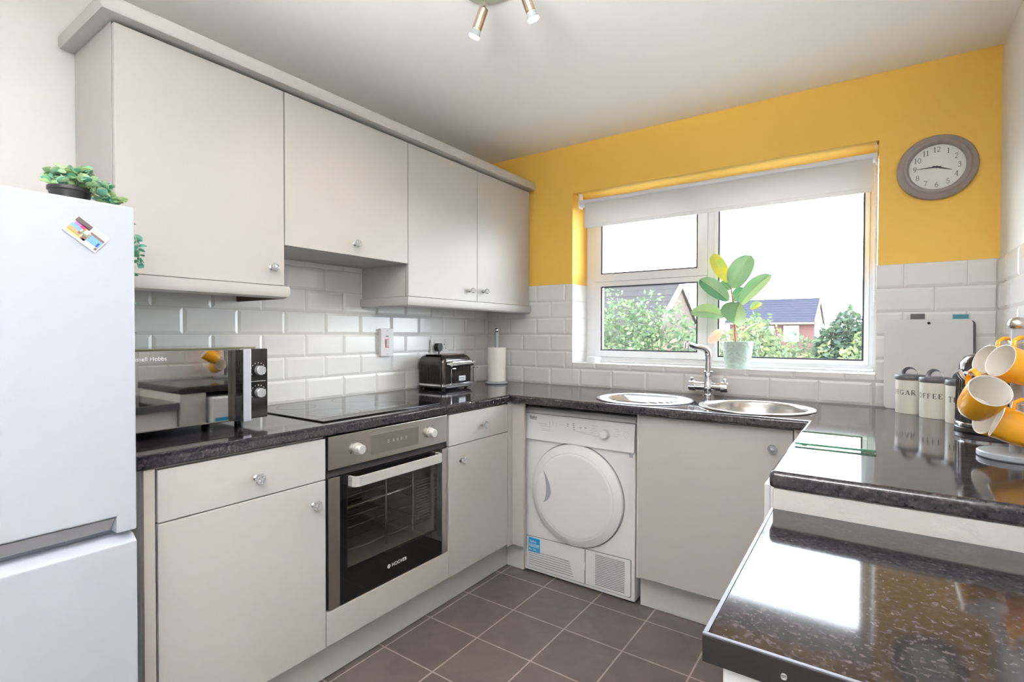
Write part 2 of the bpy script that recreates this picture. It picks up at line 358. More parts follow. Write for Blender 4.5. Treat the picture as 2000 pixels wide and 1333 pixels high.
# ---- metro tiling: real bevelled tiles over a grout bed
RP, TWd = .1010, .2025
def tiles(name, axis, regions, u_off, z0=.9193, rows=7, face=0., sign=1, umin=0, umax=3, depth=.006):
    """axis 'y': wall seen along y (u = x).  axis 'x': wall seen along x (u = y).  regions: list of (u0,u1,v0,v1)"""
    mb = MB(); g = .0022; bv = .011; hgt = .0035
    vs, fs = [], []
    def P(u, v, d): return (u, face-sign*d, v) if axis == 'y' else (face-sign*d, u, v)   # d>0 towards the room
    for r in range(rows):
        v0, v1 = z0+r*RP, z0+(r+1)*RP
        off = u_off+(TWd/2 if r % 2 else 0)
        k0 = int(math.floor((umin-off)/TWd))-1
        for k in range(k0, k0+int((umax-umin)/TWd)+4):
            u0, u1 = off+k*TWd, off+(k+1)*TWd
            for (a0, a1, c0, c1) in regions:
                p0, p1, q0, q1 = max(u0, a0), min(u1, a1), max(v0, c0), min(v1, c1)
                if p1-p0 < .012 or q1-q0 < .012: continue
                L0, L1 = (p0+g/2), (p1-g/2); B0, B1 = q0+g/2, q1-g/2
                bl = bv if p0 == u0 else .0015; brr = bv if p1 == u1 else .0015; bb = bv if q0 == v0 else .0015; bt = bv if q1 == v1 else .0015
                if L1-L0 < bl+brr+.002: bl = brr = .0015
                if B1-B0 < bb+bt+.002: bb = bt = .0015
                o = -depth+.002; e = -hgt; n = len(vs)
                for (d, x0, x1, y0, y1) in ((o, L0, L1, B0, B1), (e, L0, L1, B0, B1), (0, L0+bl, L1-brr, B0+bb, B1-bt)):
                    vs += [P(x0, y0, d), P(x1, y0, d), P(x1, y1, d), P(x0, y1, d)]
                for a in (0, 4):
                    for i in range(4): fs.append((n+a+i, n+a+(i+1) % 4, n+a+4+(i+1) % 4, n+a+4+i))
                fs.append((n+8, n+9, n+10, n+11))
    mb.quads(vs, fs, 0); bmesh.ops.recalc_face_normals(mb.bm, faces=mb.bm.faces)
    for (a0, a1, c0, c1) in regions:
        lo, hi = P(a0, c0, -.0055), P(a1, c1, -.0038)
        mb.box(min(lo[0], hi[0]), max(lo[0], hi[0]), min(lo[1], hi[1]), max(lo[1], hi[1]), c0, c1, mi=1)
    return struct(mb.build(name, [TILE, GROUT], smooth=0))
tiles('trim_1', 'x', [(-2.205, -.001, .90, TZ), (-1.70, -.98, TZ, 1.64)], -1.9523, face=0, sign=-1, umin=-2.3, umax=0)
tiles('trim_2', 'y', [(.001, WX0, .90, TZ), (WX1, W-.001, .90, TZ), (WX0, WX1, .90, WZ0-.001)], .4837-TWd*2, face=0, sign=1, umin=0, umax=2.5)
tiles('trim_3', 'x', [(-1.43, -.001, .90, TZ)], -.05, face=W, sign=1, umin=-1.5, umax=0)
b = MB()   # glazed tiles lining the sill and the lower reveals
for k in range(8):
    x0 = WX0+k*.2025; x1 = min(x0+.2003, WX1)
    if x1 > x0: b.box(x0, x1, .0, .188, WZ0-.0035, WZ0+.001, .0012)
for k in range(5):
    z0 = max(WZ0+.001, .9193+(k+1)*RP+.001); z1 = min(.9193+(k+2)*RP-.001, TZ)
    if z1-z0 > .01:
        for a, c in ((WX0-.0035, WX0+.001), (WX1-.001, WX1+.0035)): b.box(a, c, .0, .188, z0, z1, .0012)
struct(b.build('trim_4', TILE))

# ---- window
FY = .19
win = struct(thing('window_1', None, None, (1.3735, FY, WZ0)))
b = MB()
fx0, fx1, fz0, fz1 = WX0-.002, WX1+.002, WZ0+.001, WZ1-.001
mx0, mx1 = 1.362, 1.408
b.box(fx0, fx0+.06, FY, FY+.06, fz0, fz1, .003); b.box(fx1-.028, fx1, FY, FY+.06, fz0, fz1, .003)
b.box(fx0, fx1, FY+.0005, FY+.0595, fz0, fz0+.03, .003); b.box(fx0, fx1, FY+.0005, FY+.0595, fz1-.05, fz1, .003)
b.box(mx0, mx1, FY-.001, FY+.058, fz0+.028, fz1-.045, .003)
tag(b.build('window_frame', UPVC, win))
def sash(name, x0, x1, z0, z1, wl, wr, wb, wt, yy=FY-.012):
    m = MB()
    m.box(x0, x0+wl, yy, yy+.05, z0, z1, .005); m.box(x1-wr, x1, yy, yy+.05, z0, z1, .005)
    m.box(x0+.002, x1-.002, yy+.0005, yy+.0495, z0, z0+wb, .005); m.box(x0+.002, x1-.002, yy+.0005, yy+.0495, z1-wt, z1, .005)
    f = m.build(name, UPVC, win)
    m = MB(); g0, g1, h0, h1 = x0+wl, x1-wr, z0+wb, z1-wt; t = .0065
    for q in ((g0-.002, g0+t, h0, h1), (g1-t, g1+.002, h0, h1)): m.box(q[0], q[1], yy+.004, yy+.012, q[2], q[3])
    for q in ((g0, g1, h0-.002, h0+t), (g0, g1, h1-t, h1+.002)): m.box(q[0], q[1], yy+.0042, yy+.0118, q[2], q[3])
    m.build('gasket', GASK, f, 0)
    m = MB(); m.box(g0-.003, g1+.003, yy+.014, yy+.018, h0-.003, h1+.003); m.build('pane', PANE, f, 0)
sash('top_sash', .695, 1.362, 1.545, 2.03, .04, .053, .046, .05)
sash('bottom_sash', .695, 1.362, 1.087, 1.545, .04, .05, .04, .03)
sash('fixed_sash', 1.395, 2.086, 1.083, 2.03, .024, .02, .022, .05)
b = MB(); b.box(.64, 2.108, FY-.03, FY+.01, WZ0+.001, WZ0+.014, .004); b.build('sill_bead', UPVC, win)

# ---- partition wall carrying the end of the right worktop
b = MB(); b.box(1.922, W, -1.428, -1.29, 0, .8808, .006); struct(b.build('wall_partition', PLAST))

# ============================================================ worktops (left + back + right legs, mitred)
def worktop():
    m = MB(); z0, z1 = .8815, .9193; rr = .012
    def prof(): # (offset from edge inward, z)
        a = [(-rr+rr*cos(radians(t)), z1-rr+rr*sin(radians(t))) for t in range(90, -1, -15)]
        bb = [(-.008+.008*cos(radians(t)), z0+.008+.008*sin(radians(t))) for t in range(0, -91, -30)]
        return a+bb
    P = prof()
    # edge path: start left leg outer end -> inner corner -> inner right corner -> right leg end -> end face to wall
    path = [Vector((.615, -2.21)), Vector((.615, -.612)), Vector((1.915, -.612)), Vector((1.915, -1.434)), Vector((W-.0005, -1.434))]
    R = []
    n = len(path)
    rad = .012
    pts = []
    for i, p in enumerate(path):
        if i in (3,):   # rounded outer corner
            c = p+Vector((rad, rad)); 
            for t in range(180, 271, 15): pts.append((c+Vector((cos(radians(t)), sin(radians(t))))*rad, Vector((cos(radians(t)), sin(radians(t))))))
        elif i == 0: pts.append((p, Vector((1, 0))))
        elif i == 1: pts.append((p, Vector((1, -1))))
        elif i == 2: pts.append((p, Vector((-1, -1))))
        elif i == 4: pts.append((p, Vector((0, -1))))
    for p, nn in pts: R.append([(p.x+nn.x*o, p.y+nn.y*o, z) for o, z in P])
    m.rings(R, 0, False, False, closed=False)
    # top and bottom skins
    for z, k in ((z1, 0), (z0, -1)):
        e = [Vector(r[k]) for r in R]
        L0, L1, L2 = e[0], e[1], e[2]; rest = e[3:]
        vs = [L0, L1, (0.0005, L1.y, z), (0.0005, L0.y, z)]; m.quads(vs, [(0, 1, 2, 3)])
        vs = [(0.0005, L1.y, z), L1, L2, (W-.0005, L2.y, z), (W-.0005, -.0005, z), (.0005, -.0005, z)]; m.quads(vs, [(0, 1, 2, 3, 4, 5)])
        vs = [L2]+rest+[(W-.0005, L2.y, z)]; m.quads(vs, [tuple(range(len(vs)))])
    # left end cap and back faces
    m.quads([(.0005, -2.21, z0)]+[(.0005, -2.21, z1)]+[Vector(q) for q in R[0]], [tuple(range(len(P)+2))])
    m.quads([(.0005, -2.21, z0), (.0005, -.0005, z0), (.0005, -.0005, z1), (.0005, -2.21, z1), (W-.0005, -.0005, z0), (W-.0005, -.0005, z1), (W-.0005, -1.434, z0), (W-.0005, -1.434, z1)],
            [(0, 1, 2, 3), (1, 4, 5, 2), (4, 6, 7, 5)])
    bmesh.ops.remove_doubles(m.bm, verts=m.bm.verts, dist=1e-5); bmesh.ops.recalc_face_normals(m.bm, faces=m.bm.faces)
    return m.build('kitchen_worktop', TOP, None, 40)
wt = worktop(); tag(wt, 'dark speckled glossy worktop running in a U under the window', 'worktop')
bo = MB(); bo.lathe([(.196, -.02), (.196, .06)], (1.70, -.36, .885), 48); cut = bo.build('cutter', CAB)
md = wt.modifiers.new('hole', 'BOOLEAN'); md.object = cut; md.operation = 'DIFFERENCE'; md.solver = 'EXACT'
dg = bpy.context.evaluated_depsgraph_get(); nm = bpy.data.meshes.new_from_object(wt.evaluated_get(dg)); wt.modifiers.clear(); wt.data = nm
bpy.data.objects.remove(cut)
wm2 = wt.modifiers.new("weighted_normals", "WEIGHTED_NORMAL"); wm2.keep_sharp = True; wm2.weight = 80
nm.shade_smooth(); nm.set_sharp_from_angle(angle=radians(40))
while len(nm.materials) > 1: nm.materials.pop()

# ============================================================ base cabinets
def knob(parent, p, d, r=.0165):
    """faceted crystal knob at p, pointing along d"""
    d = Vector(d); p = Vector(p)
    q = d.to_track_quat('Z', 'Y').to_matrix().to_4x4(); q.translation = p
    m = MB(); m.lathe([(.008, 0), (.009, .002), (.005, .005), (.0045, .014)], seg=12, mi=1, M=q)
    t = bmesh.new()
    R = [[(rr*cos(2*pi*(k+.5*(i % 2))/10), rr*sin(2*pi*(k+.5*(i % 2))/10), z) for k in range(10)] for i, (rr, z) in enumerate([(.007, .012), (.0135, .019), (r, .026), (.0125, .033), (.006, .036)])]
    t.free(); m.rings(R, 0, True, True, True, q)
    return m.build('crystal_knob', [CRYS, CHROME], parent, 0)
A = .606; ZT, ZD, ZB = .8755, .7351, .163
def door_x(name, parent, y0, y1, z0, z1, x=A, th=.018, mt=None):   # door facing +x
    m = MB(); m.box(x-th, x, y0+.0015, y1-.0015, z0+.0015, z1-.0015, .0025); return m.build(name, mt or CAB, parent)
def door_y(name, parent, x0, x1, z0, z1, y=-.571, th=.018):   # door facing -y
    m = MB(); m.box(x0+.0015, x1-.0015, y, y+th, z0+.0015, z1-.0015, .0025); return m.build(name, CAB, parent)

c = thing('base_cabinet', 'grey base cabinet with one drawer and a large door between fridge and oven', 'cabinet', (.3, -1.92, 0), group=None)
m = MB(); m.box(.02, A-.02, -2.195, -2.167, .0, .8805, .001); m.box(.02, A-.0205, -2.1665, -1.672, .15, .8805, .001); m.build('carcass', CABD, c)
m = MB(); m.box(A-.0203, A-.0185, -2.164, -1.669, .16, .875); m.build('gap_shade_sheet', GAPSHADE, c, 0)  # dark sheet behind the doors, painting shade into their gaps
m = MB(); m.box(A-.0195, A-.001, -2.195, -2.169, .0, .8805, .002); m.box(A-.018, A-.012, -2.168, -1.669, .876, .8805); m.build('end_filler', EDGE, c)
d = door_x('drawer_front', c, -2.1655, -1.6674, ZD, ZT); knob(d, (A, -1.9067, .797), (1, 0, 0))
d = door_x('door', c, -2.1655, -1.6674, ZB, ZD); knob(d, (A, -1.7155, .664), (1, 0, 0))
c = thing('base_cabinet', 'narrow grey base cabinet with small drawer and door right of the oven', 'cabinet', (.3, -.84, 0))
m = MB(); m.box(.02, A-.0205, -1.055, -.62, .15, .8805, .001); m.build('carcass', CABD, c)
m = MB(); m.box(A-.0203, A-.0185, -1.0555, -.619, .16, .875); m.build('gap_shade_sheet', GAPSHADE, c, 0)  # same painted gap shade behind this drawer and door
d = door_x('drawer_front', c, -1.0571, -.6173, ZD, ZT); knob(d, (A, -.824, .802), (1, 0, 0))
d = door_x('door', c, -1.0571, -.6173, ZB, ZD); knob(d, (A, -.9776, .664), (1, 0, 0))
m = MB(); m.box(A-.02, A-.002, -.6155, -.589, .15, .8805, .001); m.box(A-.002, .6035, -.589, -.571, .15, .8805, .001)
m.box(.6035, .6716, -.571, -.553, .15, .8805, .002)
m.build('corner_post', CAB, c)
c = thing('sink_cabinet', 'wide plain grey cabinet door under the sink beside the tumble dryer', 'cabinet', (1.57, -.3, 0))
m = MB(); m.box(1.2575, 1.275, -.552, -.03, .15, .8805, .001); m.box(1.2575, 1.275, -.469, -.03, .001, .1495); m.box(1.85, 1.868, -.552, -.03, .15, .8805, .001); m.box(1.276, 1.849, -.552, -.03, .15, .168, .001)
m.box(1.276, 1.849, -.0285, -.012, .15, .8805); m.build('carcass', CABD, c)
d = door_y('door', c, 1.2708, 1.8673, .163, ZT); knob(d, (1.8, -.571, .80), (0, -1, 0))
m = MB(); m.box(1.869, 1.9135, -.571, -.553, .15, .8805, .002); m.box(1.8955, 1.9135, -.665, -.572, .15, .8805, .002); m.build('corner_post', CABD, c)
# plinths
b = MB(); b.box(.505, .523, -2.195, -.50, .002, .149, .001); b.box(.524, .630, -.508, -.49, .002, .149, .001)
tag(b.build('plinth', CABD), 'grey plinth board along the floor under the oven run', 'plinth')
b = MB(); b.box(1.2535, 1.93, -.488, -.47, .002, .149, .001)
tag(b.build('plinth', CABD), 'short grey plinth board along the floor under the sink cabinet', 'plinth')

# ============================================================ wall cabinets
B = .331
def wallcab(label, y0, y1, z0, doors, kn):
    c = thing('wall_cabinet', label, 'cabinet', (B/2, (y0+y1)/2, z0))
    m = MB(); m.box(.0008, B-.0205, y0+.0006, y1-.0006, z0+.001, 2.1195, .001); m.build('carcass', CAB, c)
    m = MB(); m.box(B-.0203, B-.0185, y0+.0025, y1-.0025, z0+.003, 2.1195); m.build('gap_shade_sheet', GAPSHADE, c, 0)  # dark sheet so the gaps around the doors look shaded
    for i, (a, q) in enumerate(doors):
        d = door_x('door', c, a, q, z0, 2.1135, x=B); knob(d, (B, kn[i][0], kn[i][1]), (1, 0, 0), .015)
    return c
wallcab('large grey wall cabinet with a single door above the microwave', -2.165, -1.6465, 1.40, [(-2.165, -1.6465)], [(-1.6974, 1.463)])
wallcab('shorter grey wall cabinet raised above the hob', -1.6455, -1.0335, 1.5495, [(-1.6455, -1.0335)], [(-1.3355, 1.60)])
wallcab('grey double door wall cabinet in the corner by the window', -1.0325, -.0065, 1.40, [(-1.0325, -.5235), (-.5235, -.0065)], [(-.5878, 1.457), (-.4685, 1.461)])
# cornice: profile swept along the front with a mitred return at the left end
def sweep(name, prof, path, mt, label, cat, caps=True):
    m = MB(); R = []
    for p, nn in path: R.append([(p[0]+nn[0]*o, p[1]+nn[1]*o, z) for o, z in prof])
    m.rings(R, 0, caps, caps); o = m.build(name, mt, None, 30); tag(o, label, cat); return o
crown = [(-.02, 2.1205), (.03, 2.1205), (.036, 2.122), (.04, 2.13), (.04, 2.153), (.036, 2.164), (.022, 2.172), (-.02, 2.174)]
sweep('cornice_moulding', crown, [((.001, -2.165), (0, -1)), ((B, -2.165), (1, -1)), ((B, -.0015), (1, 0))], CAB, 'grey cornice moulding along the top of the wall cabinets', 'moulding')
rail = [(-.004, 1.3985), (.012, 1.3985), (.014, 1.375), (.008, 1.360), (-.002, 1.353), (-.004, 1.353)]
o = sweep('light_rail', rail, [((B, -2.165), (1, 0)), ((B, -1.6465), (1, 1)), ((.001, -1.6465), (0, 1))], CAB, 'grey moulding under the large cabinet above the microwave', 'moulding')
m = MB(); m.box(.0012, B-.008, -1.6560, -1.6508, 1.354, 1.3985); m.build('rail_backing', BROWN, o)  # dark brown inner face of the rail return
o = sweep('light_rail', rail, [((B, -.0015), (1, 0)), ((B, -1.0325), (1, -1)), ((.001, -1.0325), (0, -1))], CAB, 'grey moulding under the double door wall cabinet', 'moulding')
# ============================================================ oven
KNOBM = mat('satin_silver_knob', S(206, 204, 199), .32, .45)
c = thing('built_in_oven', 'stainless steel built-in oven with black glass door under the hob', 'oven', (.33, -1.362, .27))
y0, y1 = -1.661, -1.0645
m = MB()   # casing with an open cavity
for q in ((.05, A-.03, y0+.004, y0+.05, .283, .876), (.05, A-.03, y1-.05, y1-.004, .283, .876), (.05, A-.031, y0+.051, y1-.051, .283, .36), (.05, A-.031, y0+.051, y1-.051, .70, .876), (.05, .10, y0+.051, y1-.051, .361, .699)):
    m.box(*q, mi=0)
OVC = mat('oven_cavity_enamel', S(150, 146, 142), .4)
m.build('casing', OVC, c)
m = MB(); m.box(A-.024, A-.006, y0+.001, y1-.001, .283, .877); m.box(A-.006, A-.0055, y0+.03, y0+.031, .5, .6)
m.bm.free(); m = MB(); m.box(A-.03, A-.012, y0-.004, y0+.003, .283, .878); m.box(A-.03, A-.012, y1-.003, y1+.004, .283, .878); m.box(A-.03, A-.012, y0, y1, .735, .760); m.build('dark_surround', BLACKGAP, c)
m = MB(); m.box(A-.03, A, y0+.003, y1-.003, .7625, .8765, .002); pn = m.build('control_panel', STEEL, c)
m = MB(); m.box(A-.001, A+.0007, -1.4773, -1.2394, .7825, .8535, .0003); dp = m.build('display', mat('dark_display', S(92, 88, 82), .12), pn)
m = MB()
for k, y in enumerate((-1.40, -1.375, -1.355, -1.335, -1.31)): text_mb(m, '8' if k in (1, 3) else '0', .017, (A+.0009, y, .814), (0, 1, 0), (0, 0, 1))
m.build('display_digits', mat('dim_display_print', S(150, 138, 130), .5), dp)
for y in (-1.539, -1.172):
    m = MB(); m.cyl((A, y, .817), (A+.006, y, .817), .021, seg=28); m.cyl((A+.006, y, .817), (A+.028, y, .817), .0175, .0165, seg=28, bev=.002); k = m.build('knob', KNOBM, pn)
    m = MB()
    for t in (60, 120, 200, 340): m.box(A, A+.0006, y+.03*cos(radians(t))-.002, y+.03*cos(radians(t))+.002, .817+.03*sin(radians(t))-.002, .817+.03*sin(radians(t))+.002)
    print_on(pn, m, DGREY)
dr = MB(); dr.box(A-.022, A-.001, y0+.004, y0+.05, .284, .7335, .002); dr = dr.build('door_stile', STEEL, c)
m = MB(); m.box(A-.022, A-.001, y1-.034, y1-.004, .284, .7335, .002); m.build('door_stile', STEEL, c)
m = MB(); g0, g1 = y0+.0505, y1-.0345; i0, i1, j0, j1 = g0+.03, g1-.03, .395, .70
for q in ((g0, i0, .284, .7335), (i1, g1, .284, .7335), (i0, i1, .284, j0), (i0, i1, j1, .7335)): m.box(A-.020, A-.002, q[0], q[1], q[2], q[3])
m.build('door_glass_border', BGLASS, dr, 0)
m = MB(); m.box(A-.006, A-.0022, i0, i1, j0, j1); m.build('door_window', OVPANE, dr, 0)
m = MB()
hp = [(A-.002, -1.5656), (A+.022, -1.5656)]+[(A+.022+.016*sin(radians(t)), -1.5656+.016-.016*cos(radians(t))) for t in range(0, 91, 15)]
hp = [(A-.002, -1.578), (A+.020, -1.578), (A+.032, -1.573), (A+.038, -1.560), (A+.038, -1.147), (A+.032, -1.134), (A+.020, -1.129), (A-.002, -1.129)]
hi = [(A-.002, -1.140), (A+.017, -1.140), (A+.024, -1.143), (A+.030, -1.150), (A+.030, -1.557), (A+.024, -1.564), (A+.017, -1.567), (A-.002, -1.567)]
m.prism(hp+hi, 'z', .692, .728, bev=.0015); m.build('door_handle', KNOBM, dr, 30)
m = MB(); text_mb(m, 'HOOVER', .019, (A-.0018, -1.378, .334), (0, 1, 0), (0, 0, 1))
m.rings([[(A-.0014+e, -1.392+r*cos(2*pi*k/20), .340+r*sin(2*pi*k/20)) for k in range(20)] for e, r in ((0, .0075), (0.0001, .0042))], 0, False, False)
m.box(A-.0016, A-.0012, -1.3935, -1.3905, .334, .346); m.build('brand_lettering', WINK, dr, 0)
m = MB()
for z in (.44, .52, .60):
    for x in (.14, .22, .30, .38, .46, .55): m.tube([(x, i0+.0, z), (x, i1, z)], .0016, 6)
    m.tube([(.12, i0+.02, z), (.56, i0+.02, z)], .0025, 6); m.tube([(.12, i1-.02, z), (.56, i1-.02, z)], .0025, 6)
m.tube([(.562, i0, .44), (.562, i1, .44)], .003, 8); m.tube([(.562, i0, .60), (.562, i1, .60)], .003, 8)
for y in (i0+.21, i1-.1): m.tube([(.564, y, .41), (.564, y, .69)], .004, 8)
m.build('oven_racks', CHROME, c)
m = MB()
for k in range(14): m.tube([(.568, i1-.085, .46+k*.012), (.568, i1-.01, .46+k*.012)], .0018, 6)
m.build('side_vents', LINE, c)
b = MB(); b.box(A-.018, A, -1.665, -1.0586, .166, .2805, .0025); b.box(.02, A-.019, -1.665, -1.0586, .15, .164); b.box(.02, .048, -1.665, -1.0586, .166, .27)
tag(b.build('oven_housing', CAB), 'grey blank panel of the oven housing below the oven door', 'cabinet')

# ---- hob
c = thing('ceramic_hob', 'flat black glass hob set in the worktop above the oven', 'hob', (.31, -1.35, .9193))
m = MB(); m.box(.055, .560, -1.645, -1.062, .9193, .9243, .002); g = m.build('glass_plate', HOBM, c)
m = MB()
RING = mat('hob_ring_print', S(70, 70, 72), .25)
for (x, y, r) in ((.17, -1.50, .075), (.17, -1.21, .10), (.42, -1.50, .10), (.42, -1.21, .075)):
    m.rings([[(x+q*cos(2*pi*k/40), y+q*sin(2*pi*k/40), .9245) for k in range(40)] for q in (r, r-.0015)], 0, False, False)
print_on(g, m, RING)

# ============================================================ tumble dryer
c = thing('tumble_dryer', 'white tumble dryer with large round door under the worktop', 'tumble dryer', (.94, -.27, 0))
D = -.52; X0, X1 = .637, 1.2345
m = MB()
m.prism([(D+.012, .012), (D+.012, .69), (D+.02, .80), (D+.035, .838), (D+.06, .850), (-.03, .850), (-.03, .012)], 'x', X0, X1, bev=.006)
m.build('body', WPL, c, 30)
m = MB(); m.prism([(D-.004, .692), (D+.002, .78), (D+.008, .8215), (D+.03, .8215), (D+.03, .692)], 'x', X0+.001, X1-.001, bev=.002); cp = m.build('control_panel', WPL2, c, 30)
m = MB(); m.prism([(D+.009, .825), (D+.016, .838), (D+.03, .849), (D+.05, .852), (-.05, .852), (-.05, .825)], 'x', X0-.001, X1+.001, bev=.003); m.build('top_panel', WPL, c, 30)
m = MB(); m.cyl((1.0922, D-.000, .765), (1.0922, D-.026, .766), .0215, .019, 28, bev=.002); m.build('programme_knob', WPL2, cp)
def cpp(u, v, e=.0004):   # point on the sloping control panel
    t = (v-.692)/(.78-.692) if v < .78 else 1+(v-.78)/.0415
    y = D-.004+.006*t if t <= 1 else D+.002+.006*(t-1)
    return (u, y-e, v)
m = MB(); text_mb(m, 'Beko', .0205, cpp(.672, .797, .0008), (1, 0, 0), (0, .07, 1)); 
m.quads([cpp(.676, .794), cpp(.712, .794), cpp(.712, .7925), cpp(.676, .7925)], [(0, 1, 2, 3)]); m.build('brand_lettering', INK, cp, 0)
m = MB()
for (u, v) in ((.892, .788), (.892, .779), (.924, .793), (.924, .784), (.926, .775), (.927, .765), (.963, .778), (.988, .780)):
    m.quads([cpp(u-.005, v+.0013), cpp(u+.005, v+.0013), cpp(u+.005, v-.0013), cpp(u-.005, v-.0013)], [(0, 1, 2, 3)])
print_on(cp, m, INK)
m = MB()
for (u, v, ww, hh) in ((.75, .776, .05, .003), (.79, .782, .003, .022), (.81, .782, .003, .022), (.83, .778, .003, .022), (.77, .765, .07, .002), (.77, .752, .06, .002), (.77, .744, .05, .002), (.86, .782, .03, .002), (.96, .758, .07, .002), (.99, .752, .06, .002),
                       (1.035, .793, .03, .0016), (1.03, .782, .03, .0016), (1.03, .771, .03, .0016), (1.03, .76, .03, .0016), (1.045, .748, .035, .0016), (1.145, .79, .022, .0016), (1.15, .779, .022, .0016), (1.148, .768, .03, .0016), (1.14, .757, .03, .0016)):
    m.quads([cpp(u-ww/2, v+hh/2), cpp(u+ww/2, v+hh/2), cpp(u+ww/2, v-hh/2), cpp(u-ww/2, v-hh/2)], [(0, 1, 2, 3)])
for cc, rr in (((1.193, .770), .014),):
    pts = [cpp(cc[0]+rr*cos(2*pi*k/24), cc[1]+rr*sin(2*pi*k/24)) for k in range(24)]; pt2 = [cpp(cc[0]+(rr-.0012)*cos(2*pi*k/24), cc[1]+(rr-.0012)*sin(2*pi*k/24)) for k in range(24)]
    m.rings([pts, pt2], 0, False, False)
print_on(cp, m, INKP)
# round door: annular rim, raised lid, crescent grip
cx, cz, RO = .934, .4465, .247
Y = Matrix(((1, 0, 0, cx), (0, 0, 1, 0), (0, 1, 0, cz), (0, 0, 0, 1)))  # local z -> world y
def dring(mb, prof, mi=0, sg=72, capa=True, capb=True):
    mb.rings([[(cx+r*cos(2*pi*k/sg), y, cz+r*sin(2*pi*k/sg)) for k in range(sg)] for r, y in prof], mi, capa, capb)
m = MB(); dring(m, [(RO+.004, D+.0115), (RO+.003, D+.0095), (RO-.004, D+.0115)], 0, capa=False, capb=False); m.build('door_seam', LINE, c)
m = MB(); dring(m, [(RO-.002, D+.013), (RO-.001, D+.000), (RO-.005, D-.006), (RO-.03, D-.014), (.208, D-.0185), (.2045, D-.0172), (.201, D-.0195), (.19, D-.0215), (.10, D-.0228), (.0, D-.023)], 0, capb=False); dd = m.build('door', WPL2, c, 50)
m = MB()   # flat grey crescent painting the shade of the grip hollow, left of lid
cr = arc(-.285, .0, .155, .135, 40, -40, 14); ci = arc(-.36, -.005, .205, .135, -38, 38, 14)
cr = [(cx+u, cz+v+.02) for u, v in cr]; ci = [(cx+u, cz+v+.02) for u, v in ci]
top, bot = (.7705, .551), (.7715, .391)
def bez(a_, c_, b_, n_): return [((1-t)**2*a_[0]+2*t*(1-t)*c_[0]+t*t*b_[0], (1-t)**2*a_[1]+2*t*(1-t)*c_[1]+t*t*b_[1]) for t in [k/n_ for k in range(n_+1)]]
outl = bez(top, (.8555, .430), bot, 16)+bez(bot, (.803, .448), top, 16)[1:-1]
m.rings([[(u, D-.0245, v) for u, v in outl], [(u+.0005, D-.0238, v) for u, v in outl]], 0); gp = m.build('door_grip', WPLG, dd, 0)
# lower flaps
m = MB(); m.prism([(.652, .030), (.652, .186), (.983, .196), (.983, .030)], 'y', D+.008, D+.014, bev=.001); fl = m.build('condenser_flap', WPL2, c)
m = MB(); m.prism([(.989, .030), (.989, .196), (1.212, .199), (1.214, .190), (1.214, .038), (1.206, .030)], 'y', D+.008, D+.014, bev=.001); fr = m.build('vent_grille', WPL2, c)
m = MB(); m.prism([(.649, .027), (.649, .190), (.986, .200), (1.214, .203), (1.218, .196), (1.218, .034), (1.210, .027)], 'y', D+.0105, D+.013); m.build('flap_seam', LINE, c, 0)
m = MB()
for k in range(7): z = .046+k*.0115; m.box(.668, .925-k*.004, D+.0062, D+.0085, z, z+.0024)
print_on(fl, m, LINE)
m = MB()
for k in range(18): z = .043+k*.0082; m.box(1.04, 1.186, D+.0062, D+.0085, z, z+.0030)
print_on(fr, m, LINE)
m = MB(); m.box(.9775, .9865, D+.0055, D+.009, .095, .135, .001); m.build('flap_catch', WPL2, fl)
m = MB(); m.box(.664, .7325, D+.0065, D+.0082, .112, .184, 0); st = m.build('blue_sticker', BLUE, fl, 0); st['label'] = 'blue sticker with white print'
m = MB()
text_mb(m, 'beko', .02, (.672, D+.0063, .160), (1, 0, 0), (0, 0, 1)); text_mb(m, '8kg  Max', .012, (.668, D+.0063, .122), (1, 0, 0), (0, 0, 1))
for z in (.150, .144, .138): m.box(.668, .728, D+.0060, D+.0064, z, z+.0025)
print_on(st, m, WINK)
m = MB(); m.box(1.205, 1.222, D+.0095, D+.012, .668, .682, .001); m.build('small_label', WPLG, c, 0)

# ============================================================ washing machine under the right worktop
c = thing('washing_machine', 'white washing machine beneath the right worktop between partition and corner', 'washing machine', (2.18, -.97, 0))
m = MB(); m.box(1.893, 2.47, -1.272, -.672, .012, .85, .008); m.build('body', WPL, c)
m = MB(); m.box(1.880, 1.894, -1.270, -.674, .70, .846, .004); cp = m.build('control_panel', WPL2, c)
m = MB(); m.box(1.8785, 1.8803, -1.06, -.90, .745, .80, .0005); m.build('display', BLK, cp)
m = MB(); m.cyl((1.881, -.83, .772), (1.862, -.83, .772), .024, .022, 24, bev=.002); m.build('programme_knob', WPL2, cp)
m = MB()
m.rings([[(x, -.972+r*cos(2*pi*k/48), .40+r*sin(2*pi*k/48)) for k in range(48)] for r, x in ((.185, 1.893), (.182, 1.872), (.165, 1.862), (.13, 1.864))], 0, True, True); dd = m.build('door', WPL2, c)
m = MB(); m.rings([[(x, -.972+r*cos(2*pi*k/48), .40+r*sin(2*pi*k/48)) for k in range(48)] for r, x in ((.13, 1.8638), (.10, 1.853), (.05, 1.846), (0, 1.844))], 0, False, False); m.build('door_glass', BGLASS, dd)
m = MB(); m.box(1.8785, 1.8803, -1.26, -1.12, .71, .73); m.build('blue_sticker', BLUE, cp, 0)

